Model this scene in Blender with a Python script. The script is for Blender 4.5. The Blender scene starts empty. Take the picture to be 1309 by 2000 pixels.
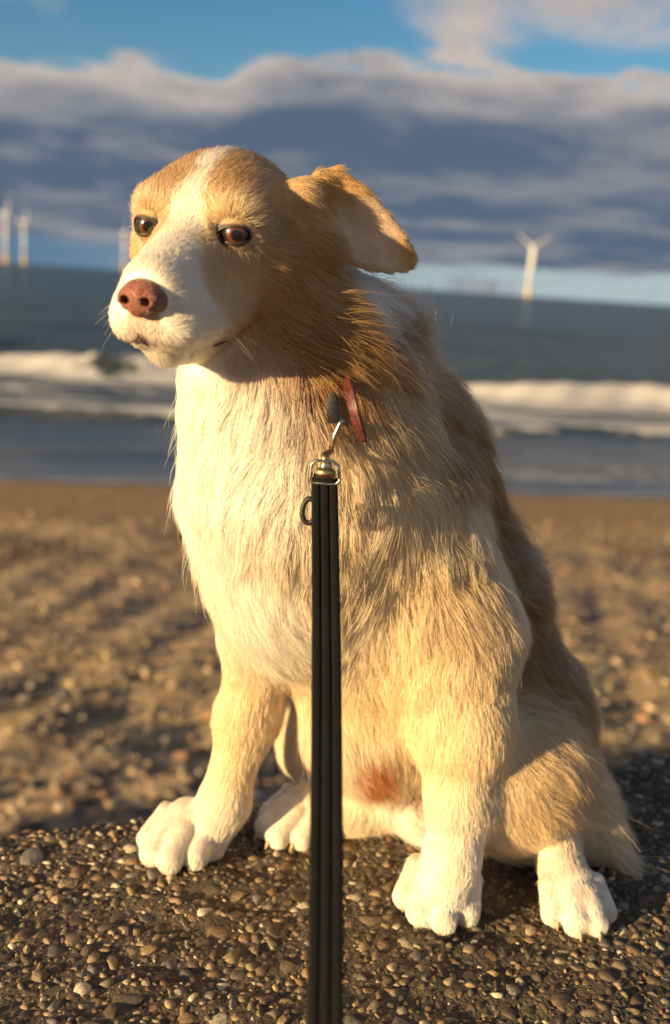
import bpy, bmesh, math, random
import numpy as np
from mathutils import Vector, Matrix

# ------------------------------------------------------------------ camera, sky, sun, exposure
SC = bpy.context.scene
COL = SC.collection
RNG = np.random.default_rng(11)
random.seed(11)
V = lambda *a: np.array(a, dtype=np.float64)

FPX, CAM_H = 1921.0, 0.565
PITCH, ROLL = math.radians(13.06), math.radians(3.7)
C_FWD = V(0, math.cos(PITCH), -math.sin(PITCH))
_u0 = V(0, math.sin(PITCH), math.cos(PITCH))
_r0 = V(1, 0, 0)
C_X = math.cos(ROLL) * _r0 + math.sin(ROLL) * _u0
C_Y = -math.sin(ROLL) * _r0 + math.cos(ROLL) * _u0
C_POS = V(0, 0, CAM_H)

cam = bpy.data.cameras.new('camera')
cam.sensor_fit = 'VERTICAL'
cam.sensor_height = 24.0
cam.sensor_width = 24.0
cam.lens = 24.0 * FPX / 2000.0
cam.clip_start, cam.clip_end = 0.02, 60000
cam.dof.use_dof = True
cam.dof.focus_distance = 0.79
cam.dof.aperture_fstop = 2.4
cam_ob = bpy.data.objects.new('camera', cam)
COL.objects.link(cam_ob)
M = Matrix.Identity(4)
for i in range(3):
    M[i][0], M[i][1], M[i][2], M[i][3] = C_X[i], C_Y[i], -C_FWD[i], C_POS[i]
cam_ob.matrix_world = M
SC.camera = cam_ob

SUN_AZ, SUN_EL = math.radians(51), math.radians(10.5)          # to the left of "behind the camera", and low
SUN_DIR = V(-math.sin(SUN_AZ) * math.cos(SUN_EL), -math.cos(SUN_AZ) * math.cos(SUN_EL), math.sin(SUN_EL))
sun = bpy.data.lights.new('sun', 'SUN')
sun.energy = 5.0
sun.angle = math.radians(0.55)
sun.color = (1.0, 0.725, 0.37)
sun_ob = bpy.data.objects.new('sun', sun)
COL.objects.link(sun_ob)
sun_ob.rotation_euler = Vector(SUN_DIR).to_track_quat('Z', 'Y').to_euler()
SC.view_settings.view_transform = 'Standard'
SC.view_settings.look = 'None'
SC.view_settings.gamma = 1.0
SC.view_settings.exposure = 1.27
SC.view_settings.use_curve_mapping = False
SC.render.engine = 'CYCLES'
SC.cycles.max_bounces = 10
SC.cycles.diffuse_bounces = 5
SC.cycles.transmission_bounces = 8
SC.cycles.use_denoising = True
SC.cycles_curves.shape = 'RIBBONS'


class NT:
    """small helper to write node trees"""
    def __init__(s, tree):
        s.t = tree
        s.t.nodes.clear()

    def n(s, kind, _out=None, **kw):
        nd = s.t.nodes.new(kind)
        for k, v in kw.items():
            if k.startswith('i_'):
                key = k[2:]
                key = int(key) if key.isdigit() else key.replace('__', ' ')
                sk = nd.inputs[key]
                if hasattr(v, 'is_output') or isinstance(v, bpy.types.NodeSocket):
                    s.t.links.new(v, sk)
                else:
                    sk.default_value = v
            else:
                setattr(nd, k, v)
        return nd if _out is None else nd.outputs[_out]

    def math(s, op, a, b=0.0, c=0.0, clamp=False):
        nd = s.t.nodes.new('ShaderNodeMath')
        nd.operation = op
        nd.use_clamp = clamp
        for i, v in enumerate((a, b, c)):
            if isinstance(v, bpy.types.NodeSocket):
                s.t.links.new(v, nd.inputs[i])
            else:
                nd.inputs[i].default_value = v
        return nd.outputs[0]

    def mix(s, f, a, b):
        nd = s.t.nodes.new('ShaderNodeMix')
        nd.data_type = 'RGBA'
        for sk, v in ((nd.inputs[0], f), (nd.inputs[6], a), (nd.inputs[7], b)):
            if isinstance(v, bpy.types.NodeSocket):
                s.t.links.new(v, sk)
            else:
                sk.default_value = v if not isinstance(v, tuple) or len(v) == 4 else v + (1.0,)
        return nd.outputs[2]

    def sstep(s, x, lo, hi, a=0.0, b=1.0):
        nd = s.t.nodes.new('ShaderNodeMapRange')
        nd.interpolation_type = 'SMOOTHSTEP'
        for i, v in enumerate((x, lo, hi, a, b)):
            if isinstance(v, bpy.types.NodeSocket):
                s.t.links.new(v, nd.inputs[i])
            else:
                nd.inputs[i].default_value = v
        return nd.outputs[0]

    def link(s, a, b):
        s.t.links.new(a, b)


def noise(nt, vec, scale, detail=4.0, rough=0.55, dist=0.0, out=0):
    nd = nt.n('ShaderNodeTexNoise', i_Scale=scale, i_Detail=detail, i_Roughness=rough, i_Distortion=dist)
    if vec is not None:
        nt.link(vec, nd.inputs['Vector'])
    return nd.outputs[out]


world = bpy.data.worlds.new('World')
SC.world = world
world.use_nodes = True
nt = NT(world.node_tree)
sky = nt.n('ShaderNodeTexSky', sky_type='NISHITA', sun_disc=False)
sky.sun_elevation = SUN_EL
sky.sun_rotation = math.atan2(SUN_DIR[0], SUN_DIR[1])
sky.air_density, sky.dust_density, sky.ozone_density = 1.0, 0.35, 2.0
tc = nt.n('ShaderNodeTexCoord')
sep = nt.n('ShaderNodeSeparateXYZ', i_0=tc.outputs['Generated'])
dx, dy, dz = sep.outputs
zc = nt.math('MAXIMUM', dz, 0.012)
u = nt.math('DIVIDE', dx, nt.math('ADD', zc, 0.06))
w = nt.math('DIVIDE', dy, nt.math('ADD', zc, 0.06))
plane = nt.n('ShaderNodeCombineXYZ', _out=0, i_0=u, i_1=w, i_2=0.0)
el = nt.math('MULTIPLY', nt.math('ARCSINE', dz), 57.2958)
big = noise(nt, plane, 0.42, 5.0, 0.55, 0.6)
fine = noise(nt, plane, 1.5, 6.0, 0.62, 0.8)
lay = nt.math('ADD', nt.math('MULTIPLY', big, 0.72), nt.math('MULTIPLY', fine, 0.28))
# one bank of cloud between 1.6 and 11 degrees, ragged cloud above it
dirs = nt.n('ShaderNodeVectorMath', _out=0, operation='MULTIPLY', i_0=tc.outputs['Generated'], i_1=(5.0, 5.0, 14.0))
lump = noise(nt, dirs, 1.15, 5.0, 0.55, 0.3)
el_l = nt.math('ADD', el, nt.math('MULTIPLY', nt.math('SUBTRACT', lump, 0.5), 9.0))
bank = nt.math('MULTIPLY', nt.sstep(el_l, 12.0, 10.0), nt.sstep(el, 0.7, 2.3))
hi = nt.math('MULTIPLY', nt.sstep(el, 11.0, 13.5), nt.math('SUBTRACT', nt.sstep(nt.math('ABSOLUTE', nt.math('ADD', dx, 0.10)), 0.08, 0.20, -0.06, 0.11), 0.0))
cover = nt.math('ADD', nt.math('ADD', lay, nt.math('MULTIPLY', bank, 0.34)), hi)
mask = nt.sstep(cover, 0.54, 0.68)
# cloud tone: dark slate below, pale and a little warm where the noise is thin or near the top edge
tone = noise(nt, nt.n('ShaderNodeVectorMath', _out=0, operation='ADD', i_0=plane, i_1=(3.1, -0.55, 0.0)), 0.8, 5.0, 0.6, 0.5)
top = nt.math('MULTIPLY', nt.sstep(el_l, 7.5, 11.2), 0.55)
edge = nt.sstep(cover, 0.90, 0.60, 0.0, 0.32)
lit = nt.math('ADD', nt.math('ADD', top, edge), nt.sstep(tone, 0.36, 0.70, -0.16, 0.32), clamp=True)
cloud = nt.mix(lit, (0.094, 0.135, 0.200), (0.54, 0.475, 0.435))
cloud_s = nt.n('ShaderNodeVectorMath', _out=0, operation='SCALE', i_0=cloud, i_Scale=8.8)
hz_ = nt.mix(nt.sstep(dx, -0.35, 0.25), (0.95, 1.75, 2.75), (3.6, 4.4, 4.5))
sk_adj = nt.n('ShaderNodeHueSaturation', _out=0, i_Color=sky.outputs[0], i_Saturation=1.35, i_Value=1.0)
clear = nt.mix(nt.sstep(el, 9.0, 3.0), sk_adj, hz_)
mixed = nt.mix(mask, clear, cloud_s)
bg = nt.n('ShaderNodeBackground', i_Color=mixed, i_Strength=0.05)
out = nt.n('ShaderNodeOutputWorld')
nt.link(bg.outputs[0], out.inputs[0])


# ------------------------------------------------------------------ helpers
def ray(x, y):
    return C_FWD * FPX + C_X * (x - 654.5) - C_Y * (y - 1000.0)


def at(x, y, Y):
    """the point of the place seen at photo pixel (x, y), Y metres away along the ground"""
    d = ray(x, y)
    return C_POS + d * (Y / d[1])


def ground(x, y, z=0.0):
    d = ray(x, y)
    return C_POS + d * ((z - CAM_H) / d[2])


def unit(a):
    a = np.asarray(a, dtype=np.float64)
    return a / (np.linalg.norm(a, axis=-1, keepdims=True) + 1e-12)


def tag(o, label=None, cat=None, group=None, kind=None):
    for k, v in (('label', label), ('category', cat), ('group', group), ('kind', kind)):
        if v:
            o[k] = v
    return o


def empty(name, loc=(0, 0, 0)):
    o = bpy.data.objects.new(name, None)
    o.empty_display_size = 0.05
    o.location = loc
    COL.objects.link(o)
    return o


def link(name, me, mat, parent=None, smooth=True):
    if mat is not None and not me.materials:
        me.materials.append(mat)
    if smooth and len(me.polygons):
        me.polygons.foreach_set('use_smooth', np.ones(len(me.polygons), dtype=bool))
    o = bpy.data.objects.new(name, me)
    COL.objects.link(o)
    if parent is not None:
        o.parent = parent
        if parent.parent is None and parent.type == 'EMPTY':
            o.matrix_parent_inverse = Matrix.Translation(-Vector(parent.location))
    return o


def mesh_np(name, verts, faces):
    """verts (n,3); faces (m,3) or (m,4) numpy"""
    me = bpy.data.meshes.new(name)
    verts = np.ascontiguousarray(verts, dtype=np.float32)
    faces = np.ascontiguousarray(faces, dtype=np.int32)
    m, k = faces.shape
    me.vertices.add(len(verts))
    me.vertices.foreach_set('co', verts.ravel())
    me.loops.add(m * k)
    me.loops.foreach_set('vertex_index', faces.ravel())
    me.polygons.add(m)
    me.polygons.foreach_set('loop_start', np.arange(0, m * k, k, dtype=np.int32))
    me.polygons.foreach_set('loop_total', np.full(m, k, dtype=np.int32))
    me.update(calc_edges=True)
    me.validate()
    return me


def set_col(me, name, rgb):
    a = me.attributes.new(name, 'FLOAT_COLOR', 'POINT')
    c = np.ones((len(rgb), 4), dtype=np.float32)
    c[:, :3] = rgb
    a.data.foreach_set('color', c.ravel())


def mat_new(name):
    m = bpy.data.materials.new(name)
    m.use_nodes = True
    nt = NT(m.node_tree)
    out = nt.n('ShaderNodeOutputMaterial')
    b = nt.n('ShaderNodeBsdfPrincipled')
    nt.link(b.outputs[0], out.inputs[0])
    return m, nt, b


def tube(path, rad, seg=10, closed=False, cap=True):
    """swept tube along a polyline -> verts, faces"""
    path = np.asarray(path, dtype=np.float64)
    n = len(path)
    rad = np.broadcast_to(np.asarray(rad, dtype=np.float64), (n,))
    if closed:
        tan = unit(np.roll(path, -1, 0) - np.roll(path, 1, 0))
    else:
        tan = unit(np.gradient(path, axis=0))
    ref = V(0, 0, 1) if abs(tan[0][2]) < 0.9 else V(1, 0, 0)
    nrm = unit(np.cross(tan[0], ref))
    vs = []
    for i in range(n):
        nrm = unit(nrm - tan[i] * np.dot(nrm, tan[i]))
        bi = np.cross(tan[i], nrm)
        a = np.linspace(0, 2 * math.pi, seg, endpoint=False)
        vs.append(path[i] + rad[i] * (np.cos(a)[:, None] * nrm + np.sin(a)[:, None] * bi))
    vs = np.concatenate(vs)
    fs = []
    for i in range(n if closed else n - 1):
        j = (i + 1) % n
        for k in range(seg):
            l = (k + 1) % seg
            fs.append((i * seg + k, i * seg + l, j * seg + l, j * seg + k))
    if cap and not closed:
        vs = np.concatenate([vs, path[:1], path[-1:]])
        a, b = len(vs) - 2, len(vs) - 1
        for k in range(seg):
            l = (k + 1) % seg
            fs.append((a, l, k, k))
            fs.append((b, (n - 1) * seg + k, (n - 1) * seg + l, (n - 1) * seg + l))
    return vs, fs


def mesh_py(name, vs, fs):
    fs = [tuple(dict.fromkeys(f)) for f in fs]
    me = bpy.data.meshes.new(name)
    me.from_pydata([tuple(map(float, v)) for v in vs], [], [tuple(map(int, f)) for f in fs])
    me.update()
    return me
# ------------------------------------------------------------------ dog: one continuous body from blended volumes
YAW, DIP, TILT = math.radians(15), math.radians(11), math.radians(2.5)
HF = V(-math.sin(YAW) * math.cos(DIP), -math.cos(YAW) * math.cos(DIP), -math.sin(DIP))
HX = V(math.cos(YAW), -math.sin(YAW), 0)
HZ = np.cross(HF, HX)
HX, HZ = math.cos(TILT) * HX - math.sin(TILT) * HZ, math.sin(TILT) * HX + math.cos(TILT) * HZ
HO = V(-0.1032, 0.797, 0.6075)
HR = np.stack([HX, HF, HZ], 1)                     # head axes as columns


def hl(x, y, z):
    return HO + HR @ V(x, y, z)


PR = []                                            # the volumes: geometry + how the coat lies on them


def cone(a, b, ra, rb, k=0.03, flow=None, L=0.03, lift=28, col=(0.7, 0.55, 0.38), sub=False, quiet=False):
    a, b = np.asarray(a, float), np.asarray(b, float)
    PR.append(dict(t='c', a=a, b=b, ra=ra, rb=rb, k=k, flow=unit(b - a) if flow is None else unit(flow), L=L, lift=lift, col=col, sub=sub, quiet=quiet))


def ell(c, r, R=None, k=0.03, flow=(0, 0, -1), L=0.03, lift=28, col=(0.7, 0.55, 0.38), sub=False, quiet=False):
    PR.append(dict(t='e', c=np.asarray(c, float), r=np.asarray(r, float), R=np.eye(3) if R is None else R, k=k, flow=unit(flow), L=L, lift=lift, col=col, sub=sub, quiet=quiet))


def tri(a, b, c, th, k=0.01, flow=(1, 0, -.5), L=0.012, lift=20, col=(0.6, 0.4, 0.2)):
    PR.append(dict(t='t', a=np.asarray(a, float), b=np.asarray(b, float), c=np.asarray(c, float), th=th, k=k, flow=unit(flow), L=L, lift=lift, col=col, sub=False, quiet=False))


WHITE, CREAM, FAWN, TAN, GOLD = (0.84, 0.77, 0.66), (0.80, 0.635, 0.40), (0.62, 0.41, 0.19), (0.50, 0.285, 0.10), (0.48, 0.24, 0.06)
DOWN = V(0, 0, -1)
BACKH = -HF                                        # coat on the head lies backwards

# torso
cone(at(545, 530, 0.835), at(600, 760, 0.85), 0.054, 0.072, 0.05, L=0.042, lift=30, col=TAN)
cone(at(600, 760, 0.85), at(630, 950, 0.875), 0.072, 0.094, 0.05, L=0.034, lift=26, col=CREAM)
cone(at(462, 730, 0.80), at(500, 930, 0.82), 0.040, 0.059, 0.05, flow=(0.0, -.1, -1), L=0.024, lift=15, col=WHITE)
ell(at(582, 1010, 0.86), (0.080, 0.086, 0.125), k=0.05, flow=(0.05, -0.1, -1), L=0.027, lift=16, col=CREAM)
ell(at(592, 1140, 0.870), (0.060, 0.060, 0.074), k=0.05, flow=(0.1, 0, -1), L=0.021, lift=16, col=WHITE)
cone(at(765, 980, 0.895), at(868, 1230, 0.88), 0.076, 0.060, 0.045, flow=(0.5, .1, -1), L=0.030, lift=26, col=CREAM)
cone(at(480, 1000, 0.86), at(510, 1220, 0.905), 0.036, 0.031, 0.04, flow=(-0.02, 0, -1), L=0.022, lift=14, col=WHITE)
cone(at(690, 690, 0.905), at(745, 900, 0.97), 0.054, 0.078, 0.06, flow=(0.55, 0.4, -0.8), L=0.046, lift=30, col=FAWN)
cone(at(745, 900, 0.97), at(840, 1180, 1.03), 0.078, 0.104, 0.06, flow=(0.5, 0.4, -1), L=0.045, lift=28, col=TAN)
cone(at(840, 1180, 1.03), at(908, 1390, 1.04), 0.102, 0.097, 0.06, flow=(0.2, 0.2, -1), L=0.035, lift=24, col=TAN)
cone(at(700, 1180, 0.915), at(725, 1400, 0.945), 0.078, 0.070, 0.05, flow=(0.15, 0, -1), L=0.024, lift=16, col=CREAM)
cone(at(725, 1400, 0.945), at(800, 1560, 0.965), 0.064, 0.028, 0.04, flow=(0.15, -.1, -1), L=0.028, lift=22, col=WHITE)
# the dog's left foreleg (right in the photograph)
cone(at(885, 1250, 0.872), at(905, 1420, 0.85), 0.055, 0.039, 0.04, flow=(0.12, 0, -1), L=0.017, lift=18, col=CREAM)
cone(at(905, 1420, 0.85), at(896, 1560, 0.832), 0.038, 0.0245, 0.03, flow=(0.05, 0, -1), L=0.014, lift=16, col=CREAM)
cone(at(896, 1560, 0.832), at(884, 1670, 0.818), 0.0240, 0.0205, 0.025, flow=(0.05, 0, -1), L=0.011, lift=15, col=WHITE)
cone(at(884, 1670, 0.818), at(866, 1740, 0.808), 0.0215, 0.026, 0.02, L=0.011, lift=16, col=WHITE)
# the dog's right foreleg
cone(at(508, 1240, 0.905), at(483, 1400, 0.91), 0.030, 0.0255, 0.03, L=0.017, lift=14, col=CREAM)
cone(at(483, 1400, 0.91), at(437, 1570, 0.895), 0.0245, 0.0210, 0.025, L=0.012, lift=14, col=CREAM)
cone(at(437, 1570, 0.895), at(400, 1640, 0.885), 0.0210, 0.0225, 0.02, L=0.010, lift=14, col=WHITE)
# hind quarter, the dog's left
cone(at(1010, 1400, 1.00), at(1000, 1510, 0.90), 0.079, 0.059, 0.045, flow=(0.6, 0, -0.8), L=0.027, lift=22, col=FAWN)
cone(at(1000, 1520, 0.90), at(1100, 1575, 0.95), 0.058, 0.050, 0.04, flow=(0.9, 0, -0.5), L=0.027, lift=22, col=CREAM)
cone(at(1075, 1600, 0.90), at(1096, 1690, 0.855), 0.023, 0.0165, 0.022, L=0.011, lift=16, col=CREAM)
cone(at(1096, 1690, 0.855), at(1110, 1750, 0.825), 0.0165, 0.0195, 0.02, L=0.010, lift=16, col=WHITE)
cone(at(960, 1580, 0.93), at(1000, 1620, 0.93), 0.032, 0.028, 0.03, L=0.028, lift=26, col=WHITE)
# hind quarter, the dog's right (beyond the belly)
cone(at(630, 1450, 1.0), at(690, 1570, 0.97), 0.048, 0.036, 0.035, L=0.016, lift=14, col=CREAM)
cone(at(720, 1585, 0.965), at(610, 1600, 0.935), 0.026, 0.023, 0.02, L=0.010, lift=14, col=CREAM)
cone(at(790, 1555, 0.95), at(812, 1592, 0.93), 0.028, 0.022, 0.02, L=0.026, lift=30, col=WHITE)
# the tail comes round the rump and ends beside the hind foot
cone(at(1000, 1440, 1.10), at(1120, 1570, 1.02), 0.05, 0.036, 0.04, flow=(.8, -.4, -.4), L=0.045, lift=20, col=FAWN)
cone(at(1100, 1572, 0.94), at(1200, 1658, 0.91), 0.036, 0.012, 0.03, flow=(0.7, 0, -0.75), L=0.050, lift=10, col=CREAM)


def paw(c, fdir, s, toes=4, col=WHITE):
    """a paw on the wall: a low wrist pad and four round toes, the middle two ahead"""
    f = unit(V(fdir[0], fdir[1], 0))
    sd = V(-f[1], f[0], 0)
    c = V(c[0], c[1], 0)
    cone(c - f * 0.012 * s + V(0, 0, 0.026 * s), c + f * 0.012 * s + V(0, 0, 0.019 * s), 0.026 * s, 0.018 * s, 0.010, flow=f - V(0, 0, .6), L=0.008, lift=14, col=col)
    for off, fw, rr in ((-0.029, 0.014, 0.0125), (-0.0105, 0.032, 0.0136), (0.0105, 0.033, 0.0136), (0.029, 0.015, 0.0125)):
        a = c + sd * off * 0.86 * s + f * (fw - 0.026) * s + V(0, 0, 0.031 * s)
        b = c + sd * off * s + f * fw * s + V(0, 0, 0.0138 * s)
        cone(a, b, 0.0112 * s, rr * s, 0.0030, flow=f - V(0, 0, .8), L=0.0045, lift=9, col=col)
        CLAWS.append((b + f * rr * 0.8 * s + V(0, 0, -0.001), f, s))


CLAWS = []
paw(ground(352, 1664), (-0.42, -0.90), 0.97)
paw(ground(856, 1772), (-0.30, -0.95), 0.98)
paw(ground(1118, 1786), (0.16, -0.98), 0.86)
paw(ground(577, 1626), (-0.72, -0.66), 0.95)

# head
def hc(a, b, ra, rb, k=0.015, **kw):
    kw.setdefault('flow', BACKH); kw.setdefault('L', 0.009); kw.setdefault('lift', 14)
    cone(hl(*a), hl(*b), ra, rb, k, **kw)


def he(c, r, k=0.015, **kw):
    kw.setdefault('flow', BACKH); kw.setdefault('L', 0.009); kw.setdefault('lift', 14)
    ell(hl(*c), r, HR, k, **kw)


he((0, -0.008, 0.003), (0.0545, 0.066, 0.048), 0.02, L=0.014, col=TAN)
for s in (-1, 1):
    he((s * 0.0265, 0.034, 0.0165), (0.025, 0.027, 0.0145), 0.018, col=TAN)
    he((s * 0.0375, 0.022, -0.020), (0.020, 0.040, 0.026), 0.022, L=0.012, col=TAN)
    he((s * 0.038, -0.010, -0.040), (0.028, 0.042, 0.036), 0.03, L=0.022, lift=22, col=TAN)
hc((0, 0.040, -0.010), (0, 0.118, -0.029), 0.025, 0.0190, 0.02, L=0.006, col=WHITE)
hc((0, 0.030, -0.036), (0, 0.106, -0.046), 0.042, 0.0280, 0.02, L=0.006, col=WHITE)
for s in (-1, 1):
    hc((s * 0.018, 0.055, -0.053), (s * 0.0155, 0.116, -0.054), 0.025, 0.0185, 0.012, L=0.005, col=WHITE)
hc((0, 0.02, -0.072), (0, 0.102, -0.0745), 0.032, 0.0155, 0.010, L=0.007, flow=(0.25, .5, -.6), col=WHITE)
for s in (-1, 1):
    ell(hl(s * 0.056, 0.080, -0.022), (0.020, 0.034, 0.020), HR, 0.022, sub=True)
# eye sockets and the slit of the mouth
EYES = [hl(s * 0.0335, 0.0545, 0.0) for s in (-1, 1)]
for e in EYES:
    ell(e + HR @ V(0, 0.006, 0), (0.0108, 0.011, 0.0078), HR, 0.005, sub=True)
for s in (-1, 1):
    cone(hl(s * 0.002, 0.142, -0.0655), hl(s * 0.022, 0.122, -0.0715), 0.0018, 0.0018, 0.004, sub=True)
    cone(hl(s * 0.022, 0.122, -0.0715), hl(s * 0.042, 0.080, -0.0745), 0.0018, 0.0018, 0.005, sub=True)
    cone(hl(s * 0.042, 0.080, -0.0745), hl(s * 0.052, 0.045, -0.064), 0.0022, 0.0026, 0.005, sub=True)
cone(hl(0, 0.146, -0.046), hl(0, 0.140, -0.066), 0.0015, 0.0015, 0.004, sub=True)
# ears: the left one blown open and back, the right one folded behind the skull
_up = [(592, 380), (622, 346), (655, 336), (705, 370), (748, 413), (785, 460), (803, 494)]
_lo = [(628, 462), (655, 486), (688, 504), (722, 518), (755, 523), (782, 523), (799, 518)]
EG = []
for i_, (a_, b_) in enumerate(zip(_up, _lo)):
    row = []
    for v_ in np.linspace(0, 1, 5):
        u_ = i_ / 6.0
        row.append(at(a_[0] + (b_[0] - a_[0]) * v_, a_[1] + (b_[1] - a_[1]) * v_,
                      0.803 + 0.034 * u_ + (0.009 * (1 - u_) + 0.002) * math.sin(math.pi * v_) - 0.004 * v_))
    EG.append(row)
EA = [EG[0][0], EG[2][0], EG[4][0], EG[6][0], EG[6][4], EG[3][4], EG[1][4], EG[1][2]]
for i_ in range(6):
    for j_ in range(4):
        fl_ = EG[6][2] - EG[0][1] + 0.25 * (EG[3][0] - EG[3][4]) * (1 - j_ / 2.0)
        th_ = 0.0044 - 0.0018 * i_ / 5
        tri(EG[i_][j_], EG[i_ + 1][j_], EG[i_ + 1][j_ + 1], th_, 0.0012 if i_ else 0.008, flow=fl_, L=0.011, lift=9, col=TAN)
        tri(EG[i_][j_], EG[i_ + 1][j_ + 1], EG[i_][j_ + 1], th_, 0.0012 if i_ else 0.008, flow=fl_, L=0.011, lift=9, col=TAN)
cone(at(585, 380, 0.79), at(640, 475, 0.80), 0.009, 0.009, 0.02, flow=(.6, .3, -.6), L=0.014, lift=24, col=TAN)
EB = [hl(-0.050, -0.03, 0.022), hl(-0.042, -0.06, 0.024), hl(-0.062, -0.09, 0.000), hl(-0.058, -0.04, -0.005)]
tri(EB[0], EB[1], EB[2], 0.005, 0.012, flow=BACKH, col=TAN)
tri(EB[0], EB[2], EB[3], 0.005, 0.012, flow=BACKH, col=TAN)


def sdf_prim(q, X):
    """X: (...,3)"""
    if q['t'] == 'c':
        ab = q['b'] - q['a']
        t = np.clip(((X - q['a'].astype(X.dtype)) @ (ab / (ab @ ab)).astype(X.dtype)), 0, 1)
        d = X - q['a'].astype(X.dtype) - t[..., None] * ab.astype(X.dtype)
        return np.sqrt((d * d).sum(-1)) - (q['ra'] + t * (q['rb'] - q['ra']))
    if q['t'] == 'e':
        l = (X - q['c'].astype(X.dtype)) @ q['R'].astype(X.dtype)
        r = q['r'].astype(X.dtype)
        k0 = np.sqrt(((l / r) ** 2).sum(-1))
        k1 = np.sqrt(((l / (r * r)) ** 2).sum(-1)) + 1e-9
        return k0 * (k0 - 1.0) / k1
    a, b, c = (q[n].astype(X.dtype) for n in 'abc')
    ba, cb, ac = b - a, c - b, a - c
    n = np.cross(ba, ac)
    pa, pb, pc = X - a, X - b, X - c
    ins = (np.sign(pa @ np.cross(ba, n)) + np.sign(pb @ np.cross(cb, n)) + np.sign(pc @ np.cross(ac, n))) < 2.0

    def seg(e, p_):
        t = np.clip((p_ @ e) / (e @ e), 0, 1)
        d = p_ - t[..., None] * e
        return (d * d).sum(-1)
    de = np.minimum(np.minimum(seg(ba, pa), seg(cb, pb)), seg(ac, pc))
    dp = (pa @ n) ** 2 / (n @ n)
    return np.sqrt(np.where(ins, de, dp)) - q['th']


def bounds(q):
    if q['t'] == 'c':
        r = max(q['ra'], q['rb'])
        return np.minimum(q['a'], q['b']) - r, np.maximum(q['a'], q['b']) + r
    if q['t'] == 'e':
        r = np.abs(q['R']) @ q['r']
        return q['c'] - r, q['c'] + r
    p_ = np.stack([q['a'], q['b'], q['c']])
    return p_.min(0) - q['th'], p_.max(0) + q['th']


def axis(lo, hi, f0, f1, fine, coarse):
    out, x = [], lo
    while x < hi:
        out.append(x)
        x += fine if f0 <= x < f1 else coarse
    return np.array(out, dtype=np.float32)


def build_field(prims, ax):
    shape = tuple(len(a) for a in ax)
    D = np.full(shape, 0.05, dtype=np.float32)
    for q in prims:
        lo, hi = bounds(q)
        m = q['k'] + 0.012
        sl = []
        for i in range(3):
            a, b = np.searchsorted(ax[i], [lo[i] - m, hi[i] + m])
            sl.append(slice(int(a), int(b)))
        sl = tuple(sl)
        if any(s.stop - s.start < 1 for s in sl):
            continue
        X = np.stack(np.meshgrid(ax[0][sl[0]], ax[1][sl[1]], ax[2][sl[2]], indexing='ij'), -1)
        d = sdf_prim(q, X).astype(np.float32)
        k = q['k']
        if q['sub']:
            d = -d
            h = np.maximum(k - np.abs(D[sl] - d), 0) / k
            D[sl] = np.maximum(D[sl], d) + h * h * k * 0.25
        else:
            h = np.maximum(k - np.abs(D[sl] - d), 0) / k
            D[sl] = np.minimum(D[sl], d) - h * h * k * 0.25
    return D


def surface_nets(D, ax):
    ins = D < 0
    nx, ny, nz = D.shape
    cnt = np.zeros((nx - 1, ny - 1, nz - 1), dtype=np.int16)
    for i in (0, 1):
        for j in (0, 1):
            for k in (0, 1):
                cnt += ins[i:nx - 1 + i, j:ny - 1 + j, k:nz - 1 + k]
    act = (cnt > 0) & (cnt < 8)
    ci = np.argwhere(act)
    idx = np.full(act.shape, -1, dtype=np.int32)
    idx[act] = np.arange(len(ci))
    acc, num = np.zeros((len(ci), 3)), np.zeros(len(ci))
    corners = [(i, j, k) for i in (0, 1) for j in (0, 1) for k in (0, 1)]
    for a in corners:
        for d in range(3):
            if a[d] == 1:
                continue
            b = list(a); b[d] = 1
            pa, pb = ci + a, ci + b
            va, vb = D[tuple(pa.T)], D[tuple(pb.T)]
            cr = (va < 0) != (vb < 0)
            t = np.where(cr, va / np.where(cr, va - vb, 1), 0)
            A = np.stack([ax[n][pa[:, n]] for n in range(3)], 1)
            B = np.stack([ax[n][pb[:, n]] for n in range(3)], 1)
            acc += np.where(cr[:, None], A + t[:, None] * (B - A), 0)
            num += cr
    verts = acc / num[:, None]
    quads = []
    for d in range(3):
        e, f = (d + 1) % 3, (d + 2) % 3
        s0 = [slice(None)] * 3; s1 = [slice(None)] * 3
        s0[d] = slice(0, -1); s1[d] = slice(1, None)
        a, b = ins[tuple(s0)], ins[tuple(s1)]
        g = np.argwhere(a != b)
        g = g[(g[:, e] > 0) & (g[:, f] > 0) & (g[:, e] < D.shape[e] - 1) & (g[:, f] < D.shape[f] - 1)]
        flip = ~a[tuple(g.T)]
        def cell(oe, of):
            c = g.copy(); c[:, e] -= oe; c[:, f] -= of
            return idx[tuple(c.T)]
        q = np.stack([cell(1, 1), cell(0, 1), cell(0, 0), cell(1, 0)], 1)
        q[flip] = q[flip][:, ::-1]
        quads.append(q)
    return verts, np.concatenate(quads)


AX = (axis(-0.27, 0.56, -0.215, 0.03, 0.0021, 0.0045), axis(0.59, 1.28, 0.60, 0.86, 0.0021, 0.0045), axis(-0.02, 0.72, 0.49, 0.70, 0.0021, 0.0042))
BODY_V, BODY_Q = surface_nets(build_field(PR, AX), AX)
# ------------------------------------------------------------------ the dog: coat colours, fur, eyes, nose, claws, whiskers
def tri_normals(v, q):
    t = np.concatenate([q[:, [0, 1, 2]], q[:, [0, 2, 3]]])
    fn = np.cross(v[t[:, 1]] - v[t[:, 0]], v[t[:, 2]] - v[t[:, 0]])
    vn = np.zeros_like(v)
    for i in range(3):
        np.add.at(vn, t[:, i], fn)
    return t, fn, unit(vn)


BT, BFN, BVN = tri_normals(BODY_V, BODY_Q)


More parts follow.
